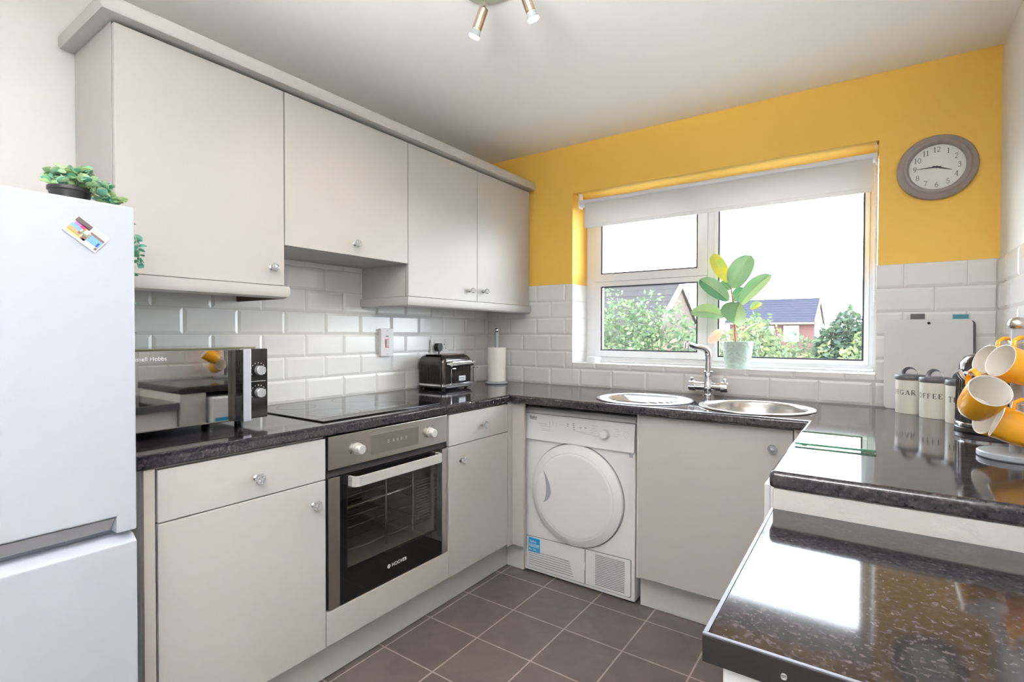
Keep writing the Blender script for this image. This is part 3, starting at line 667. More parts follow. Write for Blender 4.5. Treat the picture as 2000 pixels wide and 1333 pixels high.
# ============================================================ fridge freezer
c = thing('fridge_freezer', 'tall white fridge freezer standing at the left edge beside the worktop', 'fridge', (.38, -2.51, 0))
fy0, fy1, fxf = -2.786, -2.241, .70
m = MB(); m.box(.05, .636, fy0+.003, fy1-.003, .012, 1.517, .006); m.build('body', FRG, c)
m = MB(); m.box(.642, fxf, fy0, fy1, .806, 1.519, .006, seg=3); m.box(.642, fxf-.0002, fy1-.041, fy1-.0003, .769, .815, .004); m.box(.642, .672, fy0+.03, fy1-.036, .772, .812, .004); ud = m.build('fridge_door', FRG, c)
m = MB(); m.quads([(.6722, fy0+.03, .775), (.6722, fy1-.042, .775), (fxf-.002, fy1-.042, .8058), (fxf-.002, fy0+.03, .8058)], [(0, 1, 2, 3)]); m.build('grip_recess', mat('grey_grip_plastic', S(165, 165, 168), .5), ud, 0)
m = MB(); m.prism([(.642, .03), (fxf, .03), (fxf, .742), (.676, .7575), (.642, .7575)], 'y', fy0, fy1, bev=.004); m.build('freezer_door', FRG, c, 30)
m = MB(); m.box(.62, .644, fy0+.01, fy1-.012, .04, 1.50, .002); m.build('door_seal', WPLG, c)
m = MB(); text_mb(m, 'beko', .034, (fxf+.0004, -2.466, 1.441), (0, 1, 0), (0, 0, 1), align='RIGHT'); m.build('brand_lettering', mat('grey_lettering', S(150, 152, 158), .3, .5), ud, 0)
for x in (.1, .6):
    for y in (fy0+.05, fy1-.05): m = MB(); m.cyl((x, y, 0), (x, y, .014), .018); m.build('foot', BLK, c)
# photo magnet
c = thing('photo_magnet', 'small tilted rectangular photo magnet with colourful views on the fridge door', 'magnet', (fxf, -2.331, 1.4425))
mc = Vector((fxf+.0003, -2.3315, 1.4425)); ex = Vector((0, .0515, -.041)).normalized(); ey = Vector((0, .041, .0515)).normalized(); nn = Vector((1, 0, 0))
MM = Matrix((ex, ey, nn)).transposed().to_4x4(); MM.translation = mc
m = MB(); m.box(-.0355, .0355, -.0225, .0225, 0, .0022, .0006, M=MM); mg = m.build('backing', mat('magnet_white_edge', S(206, 206, 212), .4), c)
pc = [('photo_dark_roof', (84, 74, 74)), ('photo_pink', (228, 60, 110)), ('photo_purple', (160, 110, 180)), ('photo_blue', (110, 160, 220)), ('photo_tan', (190, 150, 110)), ('photo_yellow', (225, 214, 120)), ('photo_green', (120, 135, 112)), ('photo_pale', (205, 205, 222)), ('photo_navy', (50, 70, 130)), ('photo_orange', (230, 110, 60)), ('photo_brown', (120, 90, 84))]
ms = [mat(a, S(*q), .35) for a, q in pc]
m = MB()
def pt(x0, x1, y0, y1, mi, z=.0024): m.box(x0/1000, x1/1000, y0/1000, y1/1000, z, z+.00005, mi=mi, M=MM)
pt(-33, -1, 9, 20, 0); pt(-30, -18, 3, 10, 2); pt(-18, -9, 3, 11, 1); pt(-9, -2, 3, 11, 9); pt(-33, -12, -5, 3, 3); pt(-33, -6, -14, -5, 4); pt(-33, -4, -18, -13, 5); pt(-10, 8, -6, 3, 6, .00255); pt(-4, 6, -16, -6, 10)
pt(1, 33, 10, 20, 7); pt(3, 33, 5, 10, 10); pt(6, 33, -11, 5, 3); pt(26, 30, -10, 0, 8, .00255); pt(0, 33, -19, -12, 7); pt(-6, 2, -2, 8, 7, .0026); pt(28, 33, -18, -12, 10, .0026); pt(-14, -8, -10, -4, 10, .00255)
m.build('picture', ms, mg, 0)

# trailing plant on top of the fridge
LEAFT = leafmat('grey_green_leaf', S(150, 184, 150), S(182, 202, 146), .5, .2, 30)
LEAFT2 = leafmat('blue_green_leaf', S(96, 160, 140), S(120, 178, 152), .5, .2, 30)
c = thing('trailing_plant', 'small trailing green plant in a black pot on top of the fridge', 'potted plant', (.53, -2.315, 1.519))
m = MB(); m.lathe([(.0, 0), (.032, 0), (.040, .043), (.043, .045), (.043, .053), (.040, .053), (.037, .043), (.0, .041)], (.53, -2.315, 1.5195), 32, cap=False); m.build('pot', BLK, c)
def blob_leaf(mb, p, d, L, wd, mi=0, droop=.2, cup=.2):
    p = Vector(p); d = Vector(d).normalized(); s = d.cross(Vector((0, 0, 1)))
    s = s.normalized() if s.length > .1 else Vector((1, 0, 0)); s.rotate(Matrix.Rotation(random.uniform(-1.3, 1.3), 3, d)); up = s.cross(d)
    vs, fs = [], []; N = 7
    for i in range(N+1):
        t = i/N; wv = wd*.5*max(0, sin(pi*min(1, t*.94+.03)))**.6
        cen = p+d*L*t+up*(-droop*L*t*t)
        for j in (-1, -.5, 0, .5, 1): vs.append(cen+s*wv*j+up*cup*wd*j*j*.5)
    for i in range(N):
        for j in range(4): a = i*5+j; fs.append((a, a+1, a+6, a+5))
    mb.quads(vs, fs, mi)
rnd = random.Random(11)
m = MB(); st = MB()
P0 = Vector((.53, -2.315, 1.565))
tips = []
for k in range(44):      # mound over the pot, heavier to the far side
    a = rnd.uniform(-pi, pi); q = rnd.uniform(.01, .05)
    e = P0+Vector((cos(a)*q, sin(a)*q*1.0+.012, rnd.uniform(.010, .058)-q*.35)); tips.append(e)
for k in range(22):      # spilling over the right hand side
    t = k/21; e = Vector((.545+rnd.uniform(-.03, .05), -2.29+.052*t+rnd.uniform(-.01, .01), 1.585-.05*t+rnd.uniform(-.008, .012))); tips.append(e)
for e in tips:
    st.tube([P0+Vector((rnd.uniform(-.02, .02), rnd.uniform(-.02, .02), -.012)), (P0+e)/2+Vector((0, 0, .01)), e], .0011, 5)
    for j in range(5):
        a = rnd.uniform(0, 2*pi); blob_leaf(m, e, (cos(a), sin(a), rnd.uniform(-.1, .8)), rnd.uniform(.018, .026), rnd.uniform(.017, .024), rnd.choice((0, 0, 1)))
strands = [([(.57, -2.245, 1.545), (.60, -2.228, 1.50), (.610, -2.222, 1.43), (.604, -2.222, 1.36), (.600, -2.222, 1.27), (.602, -2.222, 1.19)], 24),
           ([(.57, -2.245, 1.54), (.61, -2.222, 1.50), (.632, -2.214, 1.45), (.640, -2.211, 1.415), (.632, -2.212, 1.39)], 13)]
for pts, n in strands:
    st.tube(pts, .0011, 6)
    V = [Vector(p) for p in pts]
    for k in range(n):
        t = (k+.5)/n*(len(V)-1); i = int(t); p = V[i].lerp(V[i+1], t-i)
        for s_ in (0, pi): 
            a = rnd.uniform(-.7, .7)+s_+(k % 2)*1.4
            blob_leaf(m, p, (cos(a)*.8, sin(a)*.55, rnd.uniform(-.5, .1)), rnd.uniform(.014, .021), rnd.uniform(.011, .016), 1)
m.build('leaves', [LEAFT, LEAFT2], c, 0); st.build('stems', LEAFT, c)

# ============================================================ microwave
c = thing('microwave_oven', 'black microwave with mirrored door and silver handle on the left worktop', 'microwave', (.25, -1.99, .9193))
mx, ya, yb, za, zb = .425, -2.205, -1.7665, .944, 1.1755
m = MB(); m.box(.06, mx-.03, ya+.005, yb-.004, za+.004, zb-.002, .004); m.build('casing', BLKG, c)
m = MB(); m.box(mx-.029, mx, -1.8330, yb, za, zb, .003); cp = m.build('control_panel', mat('dark_mirror_panel', S(74, 71, 70), .06, .75), c)
m = MB(); m.box(mx-.029, mx, ya, -1.8350, za, zb, .003); dr = m.build('door', MIRR, c)
m = MB(); m.box(mx, mx+.022, -1.8975, -1.888, za+.004, zb-.004, .001); m.box(mx, mx+.022, -1.8605, -1.8500, za+.004, zb-.004, .001)
m.bm.free(); m = MB(); m.box(mx, mx+.026, -1.862, -1.836, za-.003, zb+.001, .003); h = m.build('door_handle', mat('pale_silver_handle', S(196, 197, 208), .3, .4), dr)
m = MB(); m.box(mx-.0002, mx+.0245, -1.887, -1.8625, za+.001, zb-.002, .002); m.build('handle_recess', BGLASS, dr)
for y, z in ((-1.7995, 1.1035), (-1.7995, 1.029)):
    m = MB(); m.cyl((mx, y, z), (mx+.004, y, z), .0195, seg=28, mi=1); m.cyl((mx+.004, y, z), (mx+.022, y, z), .0165, .0155, 28, bev=.0015); m.build('dial_knob', [mat('silver_dial_'+str(z), S(205, 206, 210), .25, .6), BLK], cp)
m = MB()
for y, z in ((-1.7995, 1.1035), (-1.7995, 1.029)):
    for t in range(-30, 211, 24): m.box(mx, mx+.0004, y+.025*cos(radians(t))-.0012, y+.025*cos(radians(t))+.0012, z+.025*sin(radians(t))-.0012, z+.025*sin(radians(t))+.0012)
m.box(mx, mx+.0004, -1.826, -1.774, 1.0665, 1.0678); print_on(cp, m, WINK)
m = MB(); text_mb(m, 'Russell Hobbs', .0165, (mx+.0003, -2.071, 1.1475), (0, 1, 0), (0, 0, 1), align='RIGHT'); m.build('brand_lettering', WINK, dr, 0)
for x in (.09, .33):
    for y in (ya+.04, yb-.05): m = MB(); m.cyl((x, y, .9195), (x, y, .95), .014, seg=16); m.build('foot', BLK, c)
# glass plate on the microwave (olive edge in the photo)
b = MB(); b.box(.10, .41, -2.19, -1.80, 1.1762, 1.1815, .0012)
tag(b.build('glass_board', mat('olive_tinted_glass', S(120, 122, 90), .08, 0, Transmission_Weight=.3)), 'thin olive edged glass board lying on top of the microwave', 'chopping board')

# ============================================================ toaster
c = thing('toaster', 'black ribbed four slice toaster with chrome trim in front of the socket', 'toaster', (.13, -.56, .9193))
tx0, tx1, ty0, ty1 = .022, .238, -.690, -.430
def rrect(x0, x1, y0, y1, r, n=6):
    o = []
    for (cx_, cy_, a) in ((x1-r, y0+r, -90), (x1-r, y1-r, 0), (x0+r, y1-r, 90), (x0+r, y0+r, 180)):
        for k in range(n+1): t = radians(a+90*k/n); o.append((cx_+r*cos(t), cy_+r*sin(t)))
    return o
def inset(ins, r=.03): return rrect(tx0+ins, tx1-ins, ty0+ins, ty1-ins, max(r-ins*.3, .006))
def rr3(ins, z, r=.03): return [(x, y, z) for x, y in inset(ins, r)]
m = MB()
m.rings([rr3(.010, .945), rr3(.008, .96), rr3(.006, 1.06), rr3(.010, 1.085), rr3(.020, 1.10), rr3(.034, 1.1075)]); bd = m.build('body', BLKG, c, 40)
m = MB()   # vertical ribs on the four sides
def rib(x, y, dx, dy): m.tube([(x, y, .955), (x, y, 1.052), (x-dx*.004, y-dy*.004, 1.072)], .0034, 8, sc=(1, 1))
k = -0.655
for i in range(15):
    xx = tx0+.036+i*(tx1-tx0-.072)/14; rib(xx, ty0+.0065, 0, -1); rib(xx, ty1-.0065, 0, 1)
for i in range(19):
    yy = ty0+.036+i*(ty1-ty0-.072)/18; rib(tx1-.0065, yy, 1, 0)
m.build('ribbed_sides', BLKG, c)
m = MB(); m.rings([rr3(.004, .940), rr3(-.001, .943), rr3(-.001, .951), rr3(.004, .955)]); m.build('chrome_band', CHROME, c)
m = MB(); m.rings([rr3(.014, .9285), rr3(.006, .934), rr3(.008, .941)]); 
for x in (tx0+.035, tx1-.035):
    for y in (ty0+.035, ty1-.035): m.cyl((x, y, .9195), (x, y, .93), .011, seg=14)
m.build('base', BLK, c)
m = MB(); m.rings([rr3(.034, 1.1072), rr3(.036, 1.1100), rr3(.046, 1.1105)]); tp = m.build('top_plate', mat('copper_tinged_steel', S(190, 168, 158), .2, 1.0), c)
m = MB()
for y in (-.66, -.60, -.52, -.46): m.box(tx0+.05, tx1-.05, y-.012, y+.012, 1.1104, 1.1109)
print_on(tp, m, BLACKGAP)
m = MB(); m.box(tx1-.004, tx1+.014, -.632, -.468, 1.050, 1.080, .008, seg=3); m.build('chrome_crossbar', CHROME, c)
for y in (-.645, -.455):
    m = MB(); m.cyl((tx1-.004, y, 1.062), (tx1+.018, y, 1.062), .016, .014, 20, bev=.002); m.build('timer_dial', CHROME, c)
    m = MB(); m.box(tx1-.004, tx1+.0015, y+.013, y+.018, .955, 1.04, .001); sl = m.build('lever_track', CHROME, c)
    m = MB(); m.box(tx1, tx1+.022, y+.004, y+.030, 1.035, 1.040, .002); m.build('lever', CHROME, sl)
m = MB(); m.box(tx1-.003, tx1+.003, -.567, -.513, .966, .993, .0015); pl = m.build('name_plate', mat('silver_name_plate', S(200, 205, 212), .3, .3), c)
m = MB(); text_mb(m, 'BREVILLE', .0095, (tx1+.0032, -.5635, .980), (0, 1, 0), (0, 0, 1), thick=.0004); m.box(tx1+.003, tx1+.0034, -.555, -.526, .972, .9735); m.build('plate_lettering', BLK, pl, 0)

# ============================================================ kitchen roll and holder
c = thing('paper_towel_holder', 'upright grey kitchen roll holder with chrome ball top in the corner', 'kitchen roll holder', (.2, -.17, .9193))
m = MB(); m.lathe([(.0, .0), (.066, 0), (.0685, .003), (.0685, .012), (.066, .015), (0, .015)], (.2, -.17, .9196), 40, cap=False); m.build('base', GREYBL, c)
m = MB(); m.cyl((.2, -.17, .93), (.2, -.17, 1.236), .0125); m.build('pole', GREYBL, c)
m = MB(); m.sphere((.2, -.17, 1.248), .0155); m.cyl((.2, -.17, 1.232), (.2, -.17, 1.240), .0125, .009); m.build('ball_top', CHROME, c)
m = MB(); m.rings([[(.2+r*cos(2*pi*k/48), -.17+r*sin(2*pi*k/48), z) for k in range(48)] for r, z in ((.02, .936), (.0565, .936), (.057, .939), (.057, 1.139), (.0565, 1.142), (.02, 1.142), (.02, .936))], 0, False, False)
tag(m.build('kitchen_roll', PAPER), 'white roll of kitchen paper on its grey holder', 'kitchen roll')

# ============================================================ switch, socket and plug
c = thing('cooker_switch', 'tall white cooker switch with red rocker on the tiles above the hob', 'switch', (0, -.885, 1.18))
m = MB(); m.box(.0005, .020, -.928, -.841, 1.107, 1.253, .003); pl = m.build('face_plate', SPLATE, c)
m = MB(); m.box(.0195, .0215, -.898, -.874, 1.152, 1.198, .0006); r_ = m.build('rocker_surround', RED, pl)
m = MB(); m.prism([(.0205, 1.155), (.0235, 1.155), (.0285, 1.194), (.0205, 1.194)], 'y', -.895, -.877, bev=.0008); m.build('rocker', SPLATE, r_)
m = MB(); m.box(.0197, .0207, -.895, -.877, 1.208, 1.215); m.build('neon_window', mat('dark_neon_window', S(96, 60, 64), .3), pl, 0)
m = MB()
for z in (1.118, 1.242): m.cyl((.0195, -.885, z), (.0206, -.885, z), .003)
print_on(pl, m, LINE)
c = thing('double_socket', 'white double plug socket on the tiles behind the toaster', 'socket', (0, -.475, 1.15))
m = MB(); m.box(.0005, .011, -.551, -.400, 1.103, 1.192, .002); pl = m.build('face_plate', SPLATE, c)
m = MB()
for y in (-.437,):
    m.box(.0108, .0114, y-.003, y+.003, 1.158, 1.167); m.box(.0108, .0114, y-.014, y-.007, 1.138, 1.142); m.box(.0108, .0114, y+.007, y+.014, 1.138, 1.142)
print_on(pl, m, BLACKGAP)
for y in (-.519, -.432): m = MB(); m.box(.0105, .0145, y-.006, y+.006, 1.173, 1.186, .001); m.build('rocker_switch', SPLATE, pl)
c = thing('plug', 'black plug with lead pushed into the socket above the toaster', 'plug', (.03, -.505, 1.15))
m = MB(); m.prism([(-.527, 1.150), (-.520, 1.170), (-.490, 1.170), (-.483, 1.150), (-.490, 1.128), (-.505, 1.120), (-.520, 1.128)], 'x', .0115, .043, bev=.004); m.build('plug_body', BLK, c)
m = MB(); m.tube([(.03, -.505, 1.128), (.03, -.505, 1.10), (.0165, -.505, 1.06), (.0135, -.505, .99), (.0135, -.505, .927)], .0038, 8); m.build('lead', BLK, c)
# ============================================================ sink, drainer, tap
c = thing('sink_bowl', 'round stainless steel sink bowl set in the back worktop', 'sink', (1.70, -.36, .9193)); 
m = MB(); m.lathe([(.195, .001), (.222, .0008), (.224, .002), (.222, .0055), (.205, .0065), (.194, .003), (.190, -.006), (.187, -.03), (.180, -.10), (.165, -.135), (.13, -.15), (.03, -.155), (.0, -.155)], (1.70, -.36, .9193), 64, cap=False)
m.build('bowl', SINKM, c, 50)
m = MB(); m.lathe([(.035, -.1535), (.034, -.1515), (.02, -.1525), (.0, -.1525)], (1.70, -.36, .9193), 32, cap=False); m.build('waste', CHROME, c)
c = thing('sink_drainer', 'round ribbed stainless steel drainer left of the sink bowl', 'drainer', (1.22, -.37, .9193))
m = MB(); m.lathe([(.221, .0003), (.222, .003), (.212, .0055), (.196, .0055), (.188, .0018), (.0, .0014)], (1.22, -.37, .9193), 64, cap=False); m.build('rim_dish', mat('dull_drainer_steel', S(158, 156, 153), .33, 1.0), c, 50)
m = MB()
for k in range(-6, 7):
    x = k*.024; L = sqrt(.165**2-x*x); m.tube([(1.22-L, -.37+x, .9212), (1.22-L+.012, -.37+x, .9242), (1.22+L-.012, -.37+x, .9242), (1.22+L, -.37+x, .9212)], .0042, 8)
m.build('drainer_ribs', CHROME, c)
m = MB(); m.lathe([(.032, .0025), (.030, .0045), (.016, .003), (.0, .003)], (1.33, -.37, .9193), 28, cap=False); m.build('waste', CHROME, c)
c = thing('mixer_tap', 'chrome mixer tap with swan spout behind the sink', 'tap', (1.443, -.10, .9193))
bx, by, bz = 1.443, -.10, .9193
m = MB(); m.lathe([(.027, 0), (.027, .006), (.021, .010), (.0195, .03), (.024, .036), (.026, .05), (.024, .066), (.018, .075), (.0175, .10), (.0175, .115), (.0205, .118), (.0205, .126), (.016, .129), (.0, .129)], (bx, by, bz), 28, cap=False); bd = m.build('body', CHROME, c, 50)
m = MB(); m.cyl((bx-.068, by, bz+.052), (bx+.068, by, bz+.052), .0205, seg=24); m.build('cross_bar', CHROME, bd)
for s_ in (-1, 1):
    m = MB(); m.cyl((bx+s_*.060, by, bz+.052), (bx+s_*.092, by, bz+.052), .0255, .024, 20, bev=.002)
    m.tube([(bx+s_*.078, by, bz+.07), (bx+s_*.078, by-.004, bz+.092)], .006, 8); m.build('handle', CHROME, c)
m = MB()
sp = [(bx, by, bz+.12), (bx, by, bz+.20), (bx-.002, by-.006, bz+.222), (bx-.012, by-.02, bz+.237), (bx-.03, by-.04, bz+.243), (bx-.05, by-.07, bz+.248), (bx-.062, by-.09, bz+.256), (bx-.072, by-.105, bz+.258)]
m.tube(sp, [.016, .016, .0165, .016, .0155, .0155, .0155, .016], 16); m.cyl((bx-.070, by-.103, bz+.268), (bx-.074, by-.108, bz+.236), .0145, .0135, 20, bev=.002); m.build('spout', CHROME, c)

# ============================================================ sill: plant, tub
c = thing('rubber_plant', 'rubber plant with broad green leaves and a yellow leaf in mint pot on the sill', 'potted plant', (1.537, .09, 1.056))
m = MB(); m.lathe([(.0, 0), (.056, 0), (.059, .004), (.0745, .130), (.0755, .134), (.072, .134), (.068, .122), (.0, .120)], (1.537, .09, 1.0565), 48, cap=False); m.build('pot', MINT, c, 50)
m = MB(); m.lathe([(.0, .1205), (.066, .1205)], (1.537, .09, 1.0565), 24, cap=False); m.build('soil', SOIL, c)
STEM = mat('reddish_plant_stem', S(176, 112, 84), .6)
m = MB(); m.tube([(1.531, .09, 1.17), (1.525, .09, 1.22), (1.523, .09, 1.30), (1.516, .088, 1.38), (1.507, .088, 1.44), (1.505, .088, 1.50)], [.0065, .0062, .0058, .005, .004, .003], 10); m.build('stem', STEM, c)
LG = leafmat('green_rubber_leaf', S(112, 148, 104), S(130, 162, 116), .4, .15, 10)
LD = leafmat('dark_rubber_leaf', S(70, 118, 84), S(88, 138, 100), .3, .2, 10)
LY = leafmat('yellow_rubber_leaf', S(206, 180, 48), S(160, 178, 76), .3, .15, 14)
LP = leafmat('pale_rubber_leaf', S(158, 180, 124), S(146, 172, 116), .35, .18, 10)
LPK = leafmat('pink_rubber_leaf', S(216, 158, 142), S(226, 190, 160), .5, .3, 10)
LMID = mat('pale_leaf_midrib', S(196, 196, 140), .5)
Rv, Fv = Vector((.9, .42, 0)), Vector((-.42, .9, 0))   # across / away in the plant's own frame
def rleaf(base, tip, wd, mts, name, n=(0, -1, 0), bend=.12, fold=.12, label=None, stalk=None):
    base, tip = Vector(base), Vector(tip); d = tip-base; L = d.length; d.normalize(); n = Vector(n); s = d.cross(n).normalized(); up = s.cross(d)
    N, K = 16, 8; vs, fs, mi = [], [], []
    def wf(t): return (max(0, 4*t*(1-t)))**.55*(1+.12*(t-.4)) if t < .97 else (max(0, 4*t*(1-t)))**.7
    top, bot = [], []
    for i in range(N+1):
        t = i/N; cen = base+d*L*t+up*bend*L*(4*t*(1-t))
        row = [cen+s*wd/2*wf(t)*(j/K*2-1)+up*fold*wd*abs(j/K*2-1)**1.3*wf(t) for j in range(K+1)]
        vs += row
    mb = MB()
    fa = []; fb = []
    for i in range(N):
        for j in range(K):
            a = i*(K+1)+j; (fa if j < K/2 else fb).append((a, a+1, a+K+2, a+K+1))
    mb.quads(vs, fa, 0); mb.quads(vs, fb, 1)
    bmesh.ops.remove_doubles(mb.bm, verts=mb.bm.verts, dist=1e-6)
    rid = [base+d*L*t+up*(bend*L*(4*t*(1-t)))+up*.0006 for t in [k/10 for k in range(11)]]
    mb.tube(rid, [.0016-.0011*k/10 for k in range(11)], 6, 2)
    if stalk: mb.tube([stalk, (Vector(stalk)+base)/2+Vector((0, 0, -.003)), base], .0018, 6, 2)
    o = mb.build(name, [mts[0], mts[1], LMID], c, 60)
    if label: o['label'] = label
    return o
def PX(px, py, y=.088):   # plant measured in its own vertical plane
    dx = (px-1438)/1007.3; dz = (py-719)/1007.3
    # local scale of that plane, constants of the plant itself
    return Vector((1.5335+(px-1438)*.00245, y, 1.056-(py-719)*.00262))
rleaf(PX(1422, 553), PX(1388, 494), .070, (LY, LY), 'leaf', (.1, -1, .1), label='yellow leaf')
rleaf(PX(1431, 565, .07), PX(1467, 504, .06), .116, (LG, LG), 'leaf', (-.1, -1, .15))
rleaf(PX(1446, 597, .07), PX(1505, 543, .05), .090, (LG, LP), 'leaf', (-.2, -1, .45), bend=.1, stalk=PX(1432, 598))
rleaf(PX(1424, 589, .07), PX(1366, 544, .05), .086, (LD, LG), 'leaf', (.2, -1, .4), bend=.08, stalk=PX(1429, 592))
rleaf(PX(1424, 567, .10), PX(1401, 547, .14), .05, (LD, LD), 'leaf', (.2, -1, .2))
rleaf(PX(1430, 590, .11), PX(1449, 562, .15), .065, (LD, LD), 'leaf', (-.1, -1, .2))
rleaf(PX(1416, 620, .07), PX(1349, 610, .04), .090, (LG, LP), 'leaf', (.1, -1, .75), bend=.16, fold=.05, stalk=PX(1430, 612))
rleaf(PX(1435, 633, .05), PX(1452, 594, -.01), .140, (LG, LP), 'leaf', (-.1, -1, .3), bend=.05, fold=.2, stalk=PX(1432, 622))
rleaf(PX(1462, 606, .12), PX(1480, 592, .15), .04, (LP, LY), 'leaf', (-.3, -1, .2))
rleaf(PX(1410, 645, .06), PX(1388, 671, .03), .050, (LPK, LPK), 'leaf', (.35, -1, .0), bend=.25, label='drooping pink leaf', stalk=PX(1433, 648))
rleaf(PX(1448, 655, .08), PX(1481, 632, .07), .018, (LPK, LP), 'leaf', (-.2, -1, .3), label='narrow pale leaf', stalk=PX(1438, 663))
rleaf(PX(1425, 667, .08), PX(1400, 668, .06), .012, (LD, LG), 'leaf', (0, -.3, 1), stalk=PX(1436, 669))

c = thing('lidded_tub', 'tiny white round tub at the left end of the window sill', 'tub', (.735, .085, 1.056))
m = MB(); m.lathe([(.0, 0), (.036, 0), (.038, .002), (.038, .019), (.0, .019)], (.735, .085, 1.0565), 36, cap=False); m.build('tub_base', WPL2, c)
m = MB(); m.lathe([(.0, .0195), (.040, .0195), (.041, .021), (.041, .031), (.038, .034), (.0, .034)], (.735, .085, 1.0565), 36, cap=False); m.build('lid', UPVC, c)

# ============================================================ roller blind
c = thing('roller_blind', 'white roller blind rolled mostly up at the top of the window', 'blind', (1.39, .045, 2.0))
m = MB(); m.cyl((.668, .045, 2.002), (2.104, .045, 2.002), .0215, seg=32); m.build('fabric_roll', BLINDT, c)
m = MB(); m.box(.700, 2.0935, .0245, .0255, 1.868, 2.002); m.build('hanging_fabric', BLIND, c, 0)
m = MB(); m.box(.7005, 2.093, .0215, .0285, 1.849, 1.869, .0025); m.build('bottom_bar', BLIND, c)
for x in (.6635, 2.1065):
    m = MB(); m.box(x-.002, x+.002, .022, .068, 1.973, 2.0615, .0008); m.box(x-.004 if x > 1 else x, x if x > 1 else x+.004, .03, .06, 2.053, 2.0615); m.build('end_bracket', UPVC, c)
m = MB(); m.cyl((2.1045, .045, 2.002), (2.1088, .045, 2.002), .017, seg=20); m.build('chain_wheel', CHROME, c)
m = MB(); m.box(.66, 2.11, .0605, .0615, 2.030, 2.0615); 
m.bm.free()
m = MB(); z = 2.0
k = 0
for yy in (.027, .061):
    z = 2.0
    while z > 1.325: m.sphere((2.1030, yy if z > 1.34 else .044, z), .0022, u=8, v=5); z -= .0075
for t in range(0, 181, 20): m.sphere((2.1030, .044+.017*cos(radians(t)), 1.325-.014*sin(radians(t))), .0022, u=8, v=5)
m.build('bead_chain', BLINDT, c)

# ============================================================ wall clock
c = thing('wall_clock', 'round grey framed clock showing quarter to four on the yellow wall', 'clock', (2.307, .004, 1.9075))
cc = Vector((2.307, 0, 1.9075))
def disc(mb, prof, sg=72, mi=0, c0=True, c1=True): mb.rings([[(cc.x+r*cos(2*pi*k/sg), y, cc.z+r*sin(2*pi*k/sg)) for k in range(sg)] for r, y in prof], mi, c0, c1)
m = MB(); disc(m, [(.126, .004), (.130, .0), (.130, -.012), (.124, -.018), (.112, -.022), (.1085, -.030), (.104, -.036), (.098, -.037), (.093, -.032), (.0905, -.022), (.0905, -.012)], c1=False); m.build('frame', CLOCKG, c, 50)
m = MB(); disc(m, [(.0915, -.012), (.0915, -.0135), (.0, -.0135)], c1=False); fc = m.build('dial', CLOCKW, c)
m = MB()
for k in range(1, 13):
    a = radians(90-30*k); u0, v0 = .0705*cos(a), .0705*sin(a)
    s_ = str(k); ang = 0
    serif_mb(m, s_, .0205, lambda u, v: (cc.x+u0+u, -.0141, cc.z+v0+v))
print_on(fc, m, INK)
def hand(name, deg, L, w0, y):
    a = radians(90-deg); d = Vector((cos(a), 0, sin(a))); s = Vector((-sin(a), 0, cos(a))); m = MB()
    p = [(-.014, w0*.5), (0, w0), (L*.25, w0*.9), (L, .0006)]
    pts = [cc+d*u+s*v for u, v in p]+[cc+d*u-s*v for u, v in reversed(p)]
    m.rings([[(q.x, y, q.z) for q in pts], [(q.x, y-.0008, q.z) for q in pts]]); return m.build(name, INK, c, 0)
hand('hour_hand', 111, .052, .0032, -.0150); hand('minute_hand', 270, .064, .0028, -.0162)
m = MB(); disc(m, [(.0045, -.0138), (.0045, -.0185), (.0, -.0188)], 20, c1=False); m.build('centre_cap', INK, c)

# ============================================================ cutting boards behind the canisters
def board(label, x0, x1, z1, yb, tab, mt, tmt, hole=False, th=.004):
    c = thing('cutting_board', label, 'chopping board', ((x0+x1)/2, yb, .9193)); lean = .035
    m = MB(); r = .018
    pl = [(x, z) for x, z in rrb(x0, x1, .9205, z1, r)]
    hl = None
    M = Matrix.Translation((0, yb, .9205)) @ Matrix.Rotation(-math.atan(lean/.37), 4, 'X') @ Matrix.Translation((0, -yb, -.9205))
    m.prism(pl, 'y', yb-th, yb, M=M); o = m.build('board', mt, c, 30)
    if hole:
        m = MB(); hx, hz = hole; m.rings([[(hx+.0055*cos(2*pi*k/20), yb-th-e, hz+.0055*sin(2*pi*k/20)) for k in range(20)] for e in (.0001, .0003)], 0, M=M); m.build('hanging_hole', BLACKGAP, o, 0)
    if tab:
        m = MB(); m.box(tab[0], tab[1], yb-th-.0008, yb+.0008, z1-.012, z1+.027, .001, M=M); m.build('tab', tmt, c)
def rrb(x0, x1, z0, z1, r, n=6):
    o = []
    for (a, b_, t0) in ((x1-r, z0+r, -90), (x1-r, z1-r, 0), (x0+r, z1-r, 90), (x0+r, z0+r, 180)):
        for k in range(n+1): t = radians(t0+90*k/n); o.append((a+r*cos(t), b_+r*sin(t)))
    return o
board('pale grey cutting board at the front of the stack, with small hole', 2.141, 2.423, 1.292, -.060, None, BOARDW, None, (2.288, 1.276))
board('charcoal cutting board with dark tab standing behind the pale one', 2.150, 2.432, 1.288, -.0505, (2.229, 2.276), CHAR, CHAR)
board('white cutting board with teal tab, rearmost of the leaning stack', 2.145, 2.428, 1.284, -.041, (2.364, 2.412), WPL2, TEAL)

